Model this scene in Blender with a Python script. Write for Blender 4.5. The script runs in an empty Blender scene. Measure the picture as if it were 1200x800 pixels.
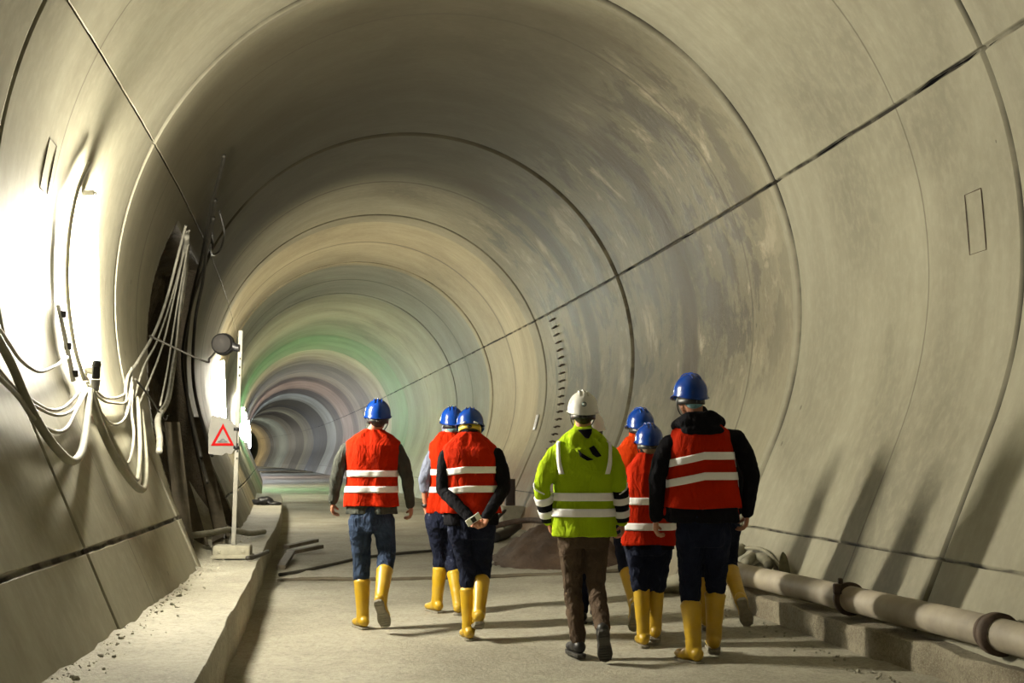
import bpy, bmesh, math, random
from mathutils import Vector, Matrix, noise
random.seed(7)
C = bpy.context.scene.collection
PI = math.pi
V = Vector

# ------------------------------------------------------------------ tunnel geometry
R = 3.2          # inner radius of the lining
AZ = 2.864       # height of the tunnel axis above the floor
DS = .1
def heading(s):
    if s <= 29.8:
        q = s/.765
        return .0669984 + .00693379*q - .000088886*q*q
    xs = [29.8, 60, 90, 130, 170, 220, 330]; ys = [11.58, 11.7, 12.6, 15, 18, 22, 32]
    for a, b, c, d in zip(xs, xs[1:], ys, ys[1:]):
        if s <= b: return math.radians(c + (d-c)*(s-a)/(b-a))
    return math.radians(32)
PTS = {0: (.853, 0.)}
x, y = PTS[0]
for i in range(3300):
    t = heading((i+.5)*DS); x -= math.sin(t)*DS; y += math.cos(t)*DS; PTS[i+1] = (x, y)
x, y = PTS[0]
for i in range(0, -200, -1):
    t = heading((i-.5)*DS); x += math.sin(t)*DS; y -= math.cos(t)*DS; PTS[i-1] = (x, y)
def axis(s):
    i = math.floor(s/DS); f = s/DS-i; a = PTS[i]; b = PTS[i+1]
    return a[0]+(b[0]-a[0])*f, a[1]+(b[1]-a[1])*f, heading(s)
A0 = math.radians(114)
def prof(v, off=0):
    """point and outward normal of the lining's cross section at arc length v from the crown"""
    a = abs(v)/R; sg = 1 if v >= 0 else -1
    if a <= A0:
        n = (math.sin(a), math.cos(a)); p = (R*n[0], R*n[1])
    else:
        e = abs(v)-R*A0; n = (math.sin(A0), math.cos(A0))
        p = (R*n[0]+e*math.cos(A0), R*n[1]-e*math.sin(A0))
    return sg*(p[0]+n[0]*off), p[1]+n[1]*off
def W(s, u, z):
    """world point: s metres along, u metres to the right of the axis, z above the floor"""
    x, y, t = axis(s)
    return V((x+u*math.cos(t), y+u*math.sin(t), z))
def WV(s, v, inset=0):
    u, w = prof(v, -inset)
    return W(s, u, AZ+w)
def floor_z(u):
    return .08 if u < .3 else .08+min(.055, (u-.3)*.03)

# ------------------------------------------------------------------ helpers
def link(o, parent=None):
    C.objects.link(o)
    if parent is not None: o.parent = parent
    return o
def tag(o, label, cat, group=None, kind=None):
    if label: o['label'] = label
    if cat: o['category'] = cat
    if group: o['group'] = group
    if kind: o['kind'] = kind
    return o
def empty(name, loc, rz=0, label=None, cat=None, group=None):
    o = bpy.data.objects.new(name, None); o.empty_display_size = .1
    o.location = loc; o.rotation_euler = (0, 0, rz); link(o)
    return tag(o, label, cat, group)
def obj(name, bm, mat, parent=None, smooth=True, mats=None):
    me = bpy.data.meshes.new(name)
    bmesh.ops.recalc_face_normals(bm, faces=bm.faces)
    bm.to_mesh(me); bm.free()
    for m in (mats or [mat]): me.materials.append(m)
    if smooth:
        for p in me.polygons: p.use_smooth = True
    o = bpy.data.objects.new(name, me)
    return link(o, parent)
def structure(o): o['kind'] = 'structure'; return o

def ball(bm, c, r, sc=(1, 1, 1), rot=None, seg=20):
    m = Matrix.Translation(V(c))
    if rot is not None: m = m @ rot.to_4x4()
    m = m @ Matrix.Diagonal((r*sc[0], r*sc[1], r*sc[2], 1))
    return bmesh.ops.create_uvsphere(bm, u_segments=seg, v_segments=max(8, seg//2), radius=1, matrix=m)['verts']
def cone(bm, a, b, ra, rb, n=20):
    a = V(a); b = V(b); d = b-a
    if d.length < 1e-5: return
    q = d.to_track_quat('Z', 'Y').to_matrix().to_4x4()
    m = Matrix.Translation((a+b)/2) @ q
    return bmesh.ops.create_cone(bm, cap_ends=True, segments=n, radius1=ra, radius2=rb, depth=d.length, matrix=m)['verts']
def limb(bm, pts, rs, seg=18):
    for i, p in enumerate(pts):
        ball(bm, p, rs[i], seg=seg)
        if i: cone(bm, pts[i-1], p, rs[i-1], rs[i], n=seg)
def box(bm, c, size, rot=None, bevel=0):
    m = Matrix.Translation(V(c))
    if rot is not None: m = m @ rot.to_4x4()
    m = m @ Matrix.Diagonal((size[0], size[1], size[2], 1))
    r = bmesh.ops.create_cube(bm, size=1, matrix=m)['verts']
    if bevel:
        es = set(e for v in r for e in v.link_edges)
        bmesh.ops.bevel(bm, geom=list(es), offset=bevel, segments=2, affect='EDGES', profile=.6)
    return r
def smooth_path(pts, sub=6):
    pts = [V(p) for p in pts]; out = []
    n = len(pts)
    for i in range(n-1):
        p0 = pts[max(i-1, 0)]; p1 = pts[i]; p2 = pts[i+1]; p3 = pts[min(i+2, n-1)]
        for k in range(sub):
            t = k/sub
            out.append(.5*((2*p1)+(p2-p0)*t+(2*p0-5*p1+4*p2-p3)*t*t+(3*p1-p0-3*p2+p3)*t**3))
    out.append(pts[-1]); return out
def tube(bm, pts, r, seg=10, sub=6, caps=True, wob=0):
    P = smooth_path(pts, sub) if sub > 1 else [V(p) for p in pts]
    if not hasattr(r, '__call__'):
        rr = r; r = lambda t: rr
    N = len(P); ref = None; rings = []
    for i, p in enumerate(P):
        d = (P[min(i+1, N-1)]-P[max(i-1, 0)])
        if d.length < 1e-7: d = V((0, 0, 1))
        d.normalize()
        if ref is None: ref = d.orthogonal().normalized()
        ref = (ref-d*ref.dot(d)).normalized(); b = d.cross(ref)
        ra = r(i/(N-1))
        ring = []
        for k in range(seg):
            a = 2*PI*k/seg
            q = p+(ref*math.cos(a)+b*math.sin(a))*ra
            if wob: q = q+noise.noise_vector(q*9)*wob
            ring.append(bm.verts.new(q))
        rings.append(ring)
    for A, B in zip(rings, rings[1:]):
        for k in range(seg): bm.faces.new((A[k], A[(k+1) % seg], B[(k+1) % seg], B[k]))
    if caps: bm.faces.new(rings[0][::-1]); bm.faces.new(rings[-1])
def grid(bm, f, us, vs, closed=False, uvf=None):
    uvl = bm.loops.layers.uv.verify() if uvf else None
    rows = [[bm.verts.new(f(u, v)) for v in vs] for u in us]
    m = len(vs)
    for i in range(len(us)-1):
        for j in range(m if closed else m-1):
            k = (j+1) % m
            fc = bm.faces.new((rows[i][j], rows[i+1][j], rows[i+1][k], rows[i][k]))
            if uvf:
                for lp, (a, b) in zip(fc.loops, ((i, j), (i+1, j), (i+1, k), (i, k))):
                    lp[uvl].uv = uvf(us[a], vs[b])
    return rows
def remesh(o, voxel, it=4, wr=0, size=.08, fac=.5):
    m = o.modifiers.new('merge', 'REMESH'); m.mode = 'VOXEL'; m.voxel_size = voxel; m.use_smooth_shade = True
    if it:
        s = o.modifiers.new('soften', 'SMOOTH'); s.iterations = it; s.factor = fac
    if wr:
        t = bpy.data.textures.new('folds', 'CLOUDS'); t.noise_scale = size; t.noise_depth = 2
        d = o.modifiers.new('folds', 'DISPLACE'); d.texture = t; d.strength = wr; d.mid_level = .5
    return o

# ------------------------------------------------------------------ materials
class N:
    def __init__(s, name):
        s.m = bpy.data.materials.new(name); s.m.use_nodes = True
        s.t = s.m.node_tree; s.b = s.t.nodes['Principled BSDF']
    def n(s, typ, **kw):
        nd = s.t.nodes.new(typ)
        for k, v in kw.items():
            if k.startswith('i_'):
                key = k[2:]; key = int(key) if key.isdigit() else key.replace('_', ' ')
                if hasattr(v, 'is_linked') or isinstance(v, bpy.types.NodeSocket): s.t.links.new(v, nd.inputs[key])
                else: nd.inputs[key].default_value = v
            else: setattr(nd, k, v)
        return nd
    def math(s, op, a, b=None, c=None, clamp=False):
        nd = s.t.nodes.new('ShaderNodeMath'); nd.operation = op; nd.use_clamp = clamp
        for i, v in enumerate((a, b, c)):
            if v is None: continue
            if isinstance(v, bpy.types.NodeSocket): s.t.links.new(v, nd.inputs[i])
            else: nd.inputs[i].default_value = v
        return nd.outputs[0]
    def noise(s, vec, scale, detail=3, rough=.55, dist=0):
        nd = s.n('ShaderNodeTexNoise'); nd.inputs['Scale'].default_value = scale
        nd.inputs['Detail'].default_value = detail; nd.inputs['Roughness'].default_value = rough
        nd.inputs['Distortion'].default_value = dist
        if vec is not None: s.t.links.new(vec, nd.inputs['Vector'])
        return nd.outputs['Fac']
    def ramp(s, fac, stops):
        nd = s.n('ShaderNodeValToRGB'); e = nd.color_ramp.elements
        while len(e) < len(stops): e.new(.5)
        for el, (p, c) in zip(e, stops):
            el.position = p; el.color = (*c, 1) if len(c) == 3 else c
        s.t.links.new(fac, nd.inputs[0]); return nd.outputs[0]
    def mix(s, fac, a, b, mode='MIX'):
        nd = s.n('ShaderNodeMix', data_type='RGBA', blend_type=mode)
        for i, v in ((0, fac), (6, a), (7, b)):
            if isinstance(v, bpy.types.NodeSocket): s.t.links.new(v, nd.inputs[i])
            elif i == 0: nd.inputs[0].default_value = v
            else: nd.inputs[i].default_value = (*v, 1) if len(v) == 3 else v
        return nd.outputs[2]
    def scale(s, vec, sc):
        nd = s.n('ShaderNodeVectorMath', operation='MULTIPLY'); s.t.links.new(vec, nd.inputs[0])
        nd.inputs[1].default_value = sc; return nd.outputs[0]
    def out(s, col=None, rough=None, bump=None, bstr=.3, bdist=.01, metal=None, spec=None):
        L = s.t.links
        def put(k, v):
            if v is None: return
            if isinstance(v, bpy.types.NodeSocket): L.new(v, s.b.inputs[k])
            else: s.b.inputs[k].default_value = (*v, 1) if isinstance(v, tuple) and len(v) == 3 else v
        put('Base Color', col); put('Roughness', rough); put('Metallic', metal); put('Specular IOR Level', spec)
        if bump is not None:
            b = s.n('ShaderNodeBump'); b.inputs['Strength'].default_value = bstr; b.inputs['Distance'].default_value = bdist
            L.new(bump, b.inputs['Height']); L.new(b.outputs[0], s.b.inputs['Normal'])
        return s.m
def lin(c):
    return tuple((v/255/12.92) if v/255 <= .04045 else ((v/255+.055)/1.055)**2.4 for v in c)
def plain(name, col, rough=.6, var=.15, sc=12, bstr=.2, bsc=60, metal=0, dust=0, spec=.5):
    k = N(name); tc = k.n('ShaderNodeTexCoord').outputs['Object']
    n1 = k.noise(tc, sc, 4)
    a = tuple(max(0, v*(1-var)) for v in col); b = tuple(min(1, v*(1+var)) for v in col)
    c = k.ramp(n1, [(.3, a), (.7, b)])
    if dust:
        n2 = k.noise(tc, 5, 5)
        c = k.mix(k.math('MULTIPLY', k.ramp(n2, [(.42, (0, 0, 0)), (.7, (1, 1, 1))]), dust), c, lin((170, 160, 130)))
    return k.out(c, rough, k.noise(tc, bsc, 3), bstr, .004, metal, spec)
def fabric(name, col, var=.12, sc=9, wr=.5, rough=.85, weave=260):
    k = N(name); tc = k.n('ShaderNodeTexCoord').outputs['Object']
    n1 = k.noise(tc, sc, 4); a = tuple(v*(1-var) for v in col); b = tuple(min(1, v*(1+var)) for v in col)
    c = k.ramp(n1, [(.3, a), (.7, b)])
    folds = k.noise(k.scale(tc, (7, 7, 3.2)), 1.6, 4, .6, .6)
    fine = k.noise(tc, weave, 2)
    h = k.math('ADD', k.math('MULTIPLY', folds, 1.), k.math('MULTIPLY', fine, .02))
    return k.out(c, rough, h, wr, .06, 0, .08)

def concrete_lining():
    k = N('lining_concrete')
    uv = k.n('ShaderNodeTexCoord').outputs['UV']
    sep = k.n('ShaderNodeSeparateXYZ'); k.t.links.new(uv, sep.inputs[0]); S, Vv = sep.outputs[0], sep.outputs[1]
    big = k.noise(k.scale(uv, (.5, .35, 1)), 1., 5, .6, .4)
    streak = k.noise(k.scale(uv, (5., .45, 1)), 1., 5, .6, .3)
    fine = k.noise(k.scale(uv, (14, 9, 1)), 1., 5, .65)
    base = k.ramp(big, [(.30, (.175, .163, .120)), (.5, (.285, .270, .205)), (.72, (.375, .360, .28))])
    base = k.mix(k.math('MULTIPLY', k.ramp(streak, [(.35, (0, 0, 0)), (.75, (1, 1, 1))]), .55), base, (.20, .185, .14))
    base = k.mix(k.math('MULTIPLY', k.ramp(fine, [(.45, (0, 0, 0)), (.8, (1, 1, 1))]), .35), base, (.42, .40, .31))
    # tint of the base changes in steps along the tunnel
    seg = k.math('FLOOR', k.math('DIVIDE', k.math('SUBTRACT', S, 11.1), 5.85))
    wn = k.n('ShaderNodeTexWhiteNoise', noise_dimensions='1D'); k.t.links.new(seg, wn.inputs['W'])
    TINTS = [(-20, (.97, .97, .95)), (11.1, (.88, .86, .80)), (17.15, (.98, .95, .87)), (23.05, (1.28, 1.17, .99)), (28.8, (.96, .99, .99)), (34.4, (1.03, 1.04, .90)), (40.1, (1.0, 1.02, .87)),
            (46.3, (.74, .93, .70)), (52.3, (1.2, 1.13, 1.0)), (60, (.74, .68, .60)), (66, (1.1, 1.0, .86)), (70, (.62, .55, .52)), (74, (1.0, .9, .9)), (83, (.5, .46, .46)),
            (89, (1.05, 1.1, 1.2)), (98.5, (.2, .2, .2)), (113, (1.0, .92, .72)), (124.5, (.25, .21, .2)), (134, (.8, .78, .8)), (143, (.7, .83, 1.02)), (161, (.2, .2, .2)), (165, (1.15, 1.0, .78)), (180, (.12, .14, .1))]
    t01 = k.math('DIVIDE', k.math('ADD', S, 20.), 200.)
    tint = k.ramp(t01, [((a+20)/200, c) for a, c in TINTS])
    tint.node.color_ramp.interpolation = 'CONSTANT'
    # the stepped tint multiplies the base
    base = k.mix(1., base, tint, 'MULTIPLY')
    # damp, dirty patch along the right hand joint
    def band(x, lo, hi, soft):
        a = k.n('ShaderNodeMapRange'); a.interpolation_type = 'SMOOTHSTEP'
        k.t.links.new(x, a.inputs[0]); a.inputs[1].default_value = lo-soft; a.inputs[2].default_value = lo+soft
        b = k.n('ShaderNodeMapRange'); b.interpolation_type = 'SMOOTHSTEP'
        k.t.links.new(x, b.inputs[0]); b.inputs[1].default_value = hi-soft; b.inputs[2].default_value = hi+soft
        return k.math('MULTIPLY', a.outputs[0], k.math('SUBTRACT', 1., b.outputs[0]))
    wob = k.noise(k.scale(uv, (1.5, .9, 1)), 1., 7, .70, .3)
    area = k.math('MULTIPLY', band(S, 11.6, 22.6, .9), band(Vv, 1.6, 5.7, .7))
    damp = k.math('MULTIPLY', area, k.ramp(wob, [(.50, (0, 0, 0)), (.56, (1, 1, 1))]))
    base = k.mix(k.math('MULTIPLY', area, .8), base, (.70, .66, .56), 'MULTIPLY')
    base = k.mix(k.math('MULTIPLY', area, k.ramp(wob, [(.34, (.85, .85, .85)), (.44, (0, 0, 0))])), base, (.50, .44, .32))
    base = k.mix(k.math('MULTIPLY', damp, .78), base, (.075, .062, .042))
    crown = k.math('MULTIPLY', band(S, 11.3, 20, .7), band(Vv, -4.4, 2.2, 1.2))  # shade of the poorly lit crown, painted into the base colour
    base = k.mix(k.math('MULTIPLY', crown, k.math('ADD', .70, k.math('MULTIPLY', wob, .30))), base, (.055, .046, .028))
    for s0, lo in ((14.45, 2.0), (19.3, 1.2)):
        st = k.math('MULTIPLY', band(k.math('ADD', S, k.math('MULTIPLY', wob, .15)), s0-.22, s0+.42, .10), band(Vv, lo, 6.2, .5))
        base = k.mix(k.math('MULTIPLY', st, .9), base, (.075, .058, .036))
    # thin shutter board lines
    for s0 in (8.57, 12.36, 4.9, 20.2, 26, 31.6):
        ln = band(k.math('ADD', S, k.math('MULTIPLY', wob, .03)), s0-.006, s0+.012+max(0, s0-9)*.006, .004)
        base = k.mix(k.math('MULTIPLY', ln, .55), base, (.06, .05, .035))
    foot = k.math('MULTIPLY', band(S, 13, 27, 1.5), band(Vv, 6.6, 9, .35))
    base = k.mix(k.math('MULTIPLY', foot, k.math('MULTIPLY', wob, 1.3, clamp=True)), base, (.13, .065, .03))
    # dirt in the joints
    at = k.n('ShaderNodeAttribute', attribute_name='joint')
    jn = k.math('MULTIPLY', at.outputs['Fac'], k.ramp(k.noise(k.scale(uv, (2, .8, 1)), 1.2, 5), [(.36, (.25, .25, .25)), (.55, (1, 1, 1))]))
    base = k.mix(jn, base, (.018, .015, .01))
    # small holes
    vo = k.n('ShaderNodeTexVoronoi'); k.t.links.new(k.scale(uv, (1.3, .8, 1)), vo.inputs['Vector']); vo.inputs['Scale'].default_value = 1.5
    hole = k.math('LESS_THAN', vo.outputs['Distance'], .03)
    base = k.mix(k.math('MULTIPLY', hole, .6), base, (.05, .045, .03))
    rough = k.math('SUBTRACT', .62, k.math('MULTIPLY', area, k.math('MULTIPLY', k.math('MULTIPLY', streak, wob), .42)))
    h = k.math('ADD', k.math('MULTIPLY', big, .6), k.math('ADD', k.math('MULTIPLY', streak, .10), k.math('MULTIPLY', fine, .12)))
    h = k.math('ADD', h, k.math('MULTIPLY', k.math('MULTIPLY', wob, area), 1.8))
    return k.out(base, rough, h, .35, .04, spec=.14)
def dusty(name, dark, mid, light, sc=1., bstr=.6):
    k = N(name); tc = k.n('ShaderNodeTexCoord').outputs['Object']
    a = k.noise(tc, .7*sc, 6, .6, .3); b = k.noise(tc, 9*sc, 6, .7); c = k.noise(tc, 45*sc, 4, .7)
    col = k.ramp(a, [(.3, dark), (.5, mid), (.72, light)])
    col = k.mix(k.math('MULTIPLY', k.ramp(b, [(.45, (0, 0, 0)), (.7, (1, 1, 1))]), .5), col, dark)
    col = k.mix(k.math('MULTIPLY', k.ramp(c, [(.45, (0, 0, 0)), (.7, (1, 1, 1))]), .6), col, light)
    d = k.noise(tc, 22*sc, 5, .75)
    col = k.mix(k.math('MULTIPLY', k.ramp(d, [(.52, (0, 0, 0)), (.62, (1, 1, 1))]), .55), col, dark)
    h = k.math('ADD', k.math('MULTIPLY', b, .6), k.math('ADD', k.math('MULTIPLY', d, .5), k.math('MULTIPLY', c, .3)))
    return k.out(col, .85, h, bstr, .04)
def lamp_mat(name, col, strength):
    k = N(name); k.b.inputs['Base Color'].default_value = (1, 1, 1, 1)
    k.b.inputs['Emission Color'].default_value = (*col, 1); k.b.inputs['Emission Strength'].default_value = strength
    return k.m

M = {}
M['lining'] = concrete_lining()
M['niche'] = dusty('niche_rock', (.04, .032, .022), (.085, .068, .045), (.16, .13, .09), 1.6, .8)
M['floor'] = dusty('floor_dusty_concrete', (.20, .185, .14), (.34, .32, .25), (.46, .44, .355), 1.)
M['bench'] = dusty('bench_dusty_concrete', (.22, .205, .16), (.38, .36, .28), (.50, .475, .38), 1.3)
M['kerb_right'] = dusty('kerb_stained_concrete', (.12, .095, .06), (.27, .24, .17), (.38, .35, .26), 2.)
M['soil'] = dusty('brown_soil', (.045, .025, .014), (.10, .058, .033), (.17, .11, .07), 3., 1.)
M['cable'] = plain('cable_grey_dusty', (.25, .24, .195), .7, .3, 8)
M['cable_dark'] = plain('cable_black', (.03, .027, .02), .6, .3, 8)
M['hose'] = plain('hose_dusty', (.22, .21, .155), .75, .25, 6)
M['pipe'] = plain('pipe_dusty_steel', (.30, .265, .21), .6, .35, 3, .3, 30, 0, .3)
M['rust'] = plain('rusty_steel', (.07, .045, .03), .8, .4, 14)
M['black'] = plain('black_plastic', (.012, .012, .013), .45, .2)
M['steel'] = plain('galvanised_pole', (.22, .215, .185), .5, .2, 10, .1, 60, .0, .3)
M['housing'] = plain('lamp_housing', (.55, .55, .52), .5, .1)
M['block'] = plain('cast_block', (.26, .245, .18), .8, .15, 15, .4)
M['wood'] = plain('dirty_timber', (.085, .07, .045), .8, .35, 6, .5)
M['sign'] = plain('sign_board', (.17, .165, .148), .9, .08, 6, .05, 60, 0, 0, .05)
M['sign_red'] = plain('sign_red', (.26, .006, .006), .9, .1, 12, .2, 60, 0, 0, .05)
M['sign_black'] = plain('sign_black', (.02, .02, .02), .5, .1)
M['skin'] = plain('skin', lin((176, 122, 96)), .5, .12, 14, .1, 90)
M['hair'] = plain('dark_hair', (.025, .018, .012), .6, .3, 60, .6, 160)
M['helmet_blue'] = plain('blue_helmet_shell', (.003, .040, .26), .22, .05, 4, .02)
M['helmet_white'] = plain('white_helmet_shell', (.62, .62, .58), .3, .05, 4, .02)
M['hairnet'] = plain('pale_blue_hair_net', (.20, .42, .50), .7, .35, 60, .8, 70)
M['vest'] = fabric('red_orange_vest', (.42, .017, .001), .10, 5, .55)
M['vest_orange'] = fabric('orange_vest', (.70, .055, .005), .10, 5, .5)
M['silver'] = plain('reflective_silver', (.95, .95, .97), .5, .04, 20, .05)
M['hivis'] = fabric('yellow_green_jacket', (.36, .52, .012), .10, 5, .6)
M['black_cloth'] = fabric('black_cloth', (.008, .008, .011), .3, 6, .6)
M['grey_cloth'] = fabric('dark_olive_grey_cloth', (.060, .064, .056), .25, 6, .7)
M['blue_shirt'] = fabric('pale_blue_grey_shirt', (.17, .19, .26), .1, 6, .6)
M['jeans'] = fabric('blue_jeans', (.030, .046, .085), .45, 7, .9)
M['navy'] = fabric('navy_trousers', (.011, .014, .030), .3, 7, .8)
M['brown_trousers'] = fabric('brown_trousers', (.085, .060, .042), .2, 6, .9)
M['boot'] = plain('yellow_rubber', (.50, .31, .009), .38, .12, 6, .15, 20, 0, .18)
M['sole'] = plain('dusty_sole', (.24, .22, .17), .8, .2, 20, .3)
M['dark_sole'] = plain('dark_sole', (.045, .042, .036), .7, .3, 20, .3)
M['shoe'] = plain('black_shoe', (.014, .014, .014), .5, .2, 20, .3)
M['white'] = plain('white_plastic', (.8, .8, .8), .3, .03)
M['eye'] = plain('eye_white', (.8, .78, .74), .2, .03)
M['lips'] = plain('lips', lin((150, 80, 70)), .5, .1)

# ------------------------------------------------------------------ the lining
JOINTS = [-10.5, -4.6, 1.3, 7.3, 11.1, 17.15, 23.05, 28.8, 34.4, 40.1, 46.3] + [52.3+6*i for i in range(40)]
JR, JL = 3.80, -3.62            # the two long joints that bound the crown
JW = {7.3: .022, 11.1: .05, 17.15: .085, 23.05: .06, 28.8: .08, 34.4: .07}
JD = {7.3: .03, 11.1: .045, 17.15: .07}
def frange(a, b, n): return [a+(b-a)*i/n for i in range(n+1)]
def s_samples(extra=()):
    out = []
    s = -14.
    while s < 318:
        out.append(s)
        s += .25 if s < 30 else (.5 if s < 60 else 1.)
    for j in JOINTS:
        if j > 310: continue
        w = JW.get(j, .012)
        out += [j-w-.022, j-w-.016, j-w-.01, j-w, j, j+w, j+w+.01, j+w+.016, j+w+.022]
    out += list(extra)
    return sorted(set(round(q, 4) for q in out))
def joint_depth(s):
    for j in JOINTS:
        w = JW.get(j, .012)
        if abs(s-j) < w*1.01: return JD.get(j, .035)/.035
    return 0
NEDGE = [(-3.9, 13.75), (-4.6, 13.35), (-5.5, 13.05), (-6.16, 12.34), (-6.54, 11.75), (-7.0, 11.4), (-9, 11.2)]
def niche_near(v):
    for (a, p), (b, q) in zip(NEDGE, NEDGE[1:]):
        if b <= v <= a: return p+(q-p)*(v-a)/(b-a)
    return None
def niche_depth(s, v):
    if v > -3.9 or s > 16.95: return 0
    e = niche_near(v)
    if e is None or s < e: return 0
    top = min(1, (-3.9-v)/.25)
    return (.42+.2*noise.noise(V((s*1.5, v*1.5, 3)))+.08*noise.noise(V((s*6, v*6, 1))))*top*min(1, (s-e)/.03+.0)
def lining(name, vs, extra_s=(), long_joints=()):
    ss = s_samples(extra_s); bm = bmesh.new()
    lay = bm.verts.layers.float.new('joint')
    uvl = bm.loops.layers.uv.verify()
    rows = []
    for s in ss:
        row = []
        for v in vs:
            jd = joint_depth(s); lj = 0
            for (jv, hw) in long_joints:
                wv = .02*noise.noise(V((s*2.2, jv, 0)))+.022*noise.noise(V((s*11, jv, 5)))
                if abs(v-jv) < hw*1.01: lj = 1
            nd = niche_depth(s, v)
            d = nd if nd > 0 else (.035*jd+.02*lj)
            bump = 0 if jd or lj else .006*noise.noise(V((s*.8, v*.8, 0)))
            step = 0
            p = prof(v+(wv if lj else 0), d+bump+step)
            q = bm.verts.new(W(s, p[0], AZ+p[1])); q[lay] = 0 if nd else float(min(1, max(jd, lj)))
            row.append(q)
        rows.append(row)
    for i in range(len(ss)-1):
        for j in range(len(vs)-1):
            f = bm.faces.new((rows[i][j], rows[i+1][j], rows[i+1][j+1], rows[i][j+1]))
            idx = ((i, j), (i+1, j), (i+1, j+1), (i, j+1))
            for lp, (a, b) in zip(f.loops, idx): lp[uvl].uv = (ss[a], vs[b])
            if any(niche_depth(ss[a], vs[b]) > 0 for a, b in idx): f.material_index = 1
    me = bpy.data.meshes.new(name); bm.to_mesh(me); bm.free()
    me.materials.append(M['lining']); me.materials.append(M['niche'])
    for p in me.polygons: p.use_smooth = p.material_index == 0
    me.update()
    o = link(bpy.data.objects.new(name, me)); structure(o)
    return o
def with_joint(vs, jv, hw=.006):
    vs = [v for v in vs if abs(v-jv) > .06]
    return sorted(vs+[jv-hw-.018, jv-hw-.012, jv-hw-.007, jv-hw, jv, jv+hw, jv+hw+.007, jv+hw+.012, jv+hw+.018])
vc = with_joint(with_joint(frange(JL, JR, 60), JL+.0001, .005), JR-.0001, .013)
vc = [v for v in vc if JL <= v <= JR]
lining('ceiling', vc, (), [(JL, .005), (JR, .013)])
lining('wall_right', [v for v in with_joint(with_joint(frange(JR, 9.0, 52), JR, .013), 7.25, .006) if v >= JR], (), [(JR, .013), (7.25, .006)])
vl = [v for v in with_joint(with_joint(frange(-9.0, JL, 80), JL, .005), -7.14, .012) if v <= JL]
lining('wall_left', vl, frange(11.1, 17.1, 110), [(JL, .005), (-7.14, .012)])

# ------------------------------------------------------------------ floor, benches
def fl(s, u):
    z = floor_z(u)+.012*noise.noise(V((s*1.2, u*1.2, 0)))+.006*noise.noise(V((s*5, u*5, 2)))
    if s > 35: z += .05
    if u < -1.5: z += .03*max(0, noise.noise(V((s*2, u*3, 9))))
    return W(s, u, z)
bm = bmesh.new()
ss = frange(-14, 34.9, 420)+frange(35.05, 120, 180)+frange(121, 318, 110)
grid(bm, fl, ss, frange(-2.35, 2.5, 46))
structure(obj('floor', bm, M['floor']))

def bench(name, s0, s1, n, front, back, top, foot, mat):
    """solid bench: front(s), back(s) give u; top(s,u), foot(s) give z"""
    bm = bmesh.new(); rows = []
    for s in frange(s0, s1, n):
        f = front(s); b = back(s)
        row = [W(s, f, foot(s)-.05)]
        for t in (.2, .5, .8): row.append(W(s, f+.02*noise.noise(V((s*3, t*3, 4))), foot(s)+(top(s, f)-foot(s))*t))
        for t in (.96,): row.append(W(s, f+(.004 if b > f else -.004), foot(s)+(top(s, f)-foot(s))*t))
        for k in range(15):
            t = (k/14)**1.3; u = f+(b-f)*t+(.012 if b > f else -.012)*(1-t); row.append(W(s, u, top(s, u)))
        row.append(W(s, b, foot(s)-.05))
        rows.append([bm.verts.new(p) for p in row])
    m = len(rows[0])
    for A, B in zip(rows, rows[1:]):
        for j in range(m-1): bm.faces.new((A[j], B[j], B[j+1], A[j+1]))
        bm.faces.new((A[m-1], B[m-1], B[0], A[0]))
    bm.faces.new(rows[0][::-1]); bm.faces.new(rows[-1])
    o = obj(name, bm, mat); structure(o)
    md = o.modifiers.new('es', 'EDGE_SPLIT'); md.split_angle = math.radians(40)
    return o
def ltop(s, u):
    return .39+.016*noise.noise(V((s*1.6, u*1.6, 0)))+.010*noise.noise(V((s*7, u*7, 1)))+.06*max(0, (-2.25-u)/.3)**2*(1+noise.noise(V((s*3, 0, 0))))
def lfront(s):
    T = [(-13, -1.70), (5.7, -1.75), (7.8, -1.85), (11.8, -1.94), (14.7, -1.97), (31, -1.76), (40, -1.76)]
    for (a, p), (b, q) in zip(T, T[1:]):
        if s <= b: return p+(q-p)*(s-a)/(b-a)+.012*noise.noise(V((s*1.3, 0, 7)))
bench('trim_1', -13, 34.4, 420, lfront, lambda s: -2.62 if not 11 < s < 17.1 else -3.5, ltop, lambda s: .08, M['bench'])
def rfront(s): return 2.07+max(0, (9.6-s))*.035+.015*noise.noise(V((s*2, 1, 3)))+(.04 if s < 7.35 else 0)+(.03 if s < 6.9 else 0)
def rtop(s, u): return .305+.018*noise.noise(V((s*2, u*2, 5)))+.012*noise.noise(V((s*9, u*9, 2)))
bench('trim_2', -13, 10.9, 300, rfront, lambda s: 2.62, rtop, lambda s: .11, M['kerb_right'])

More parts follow.
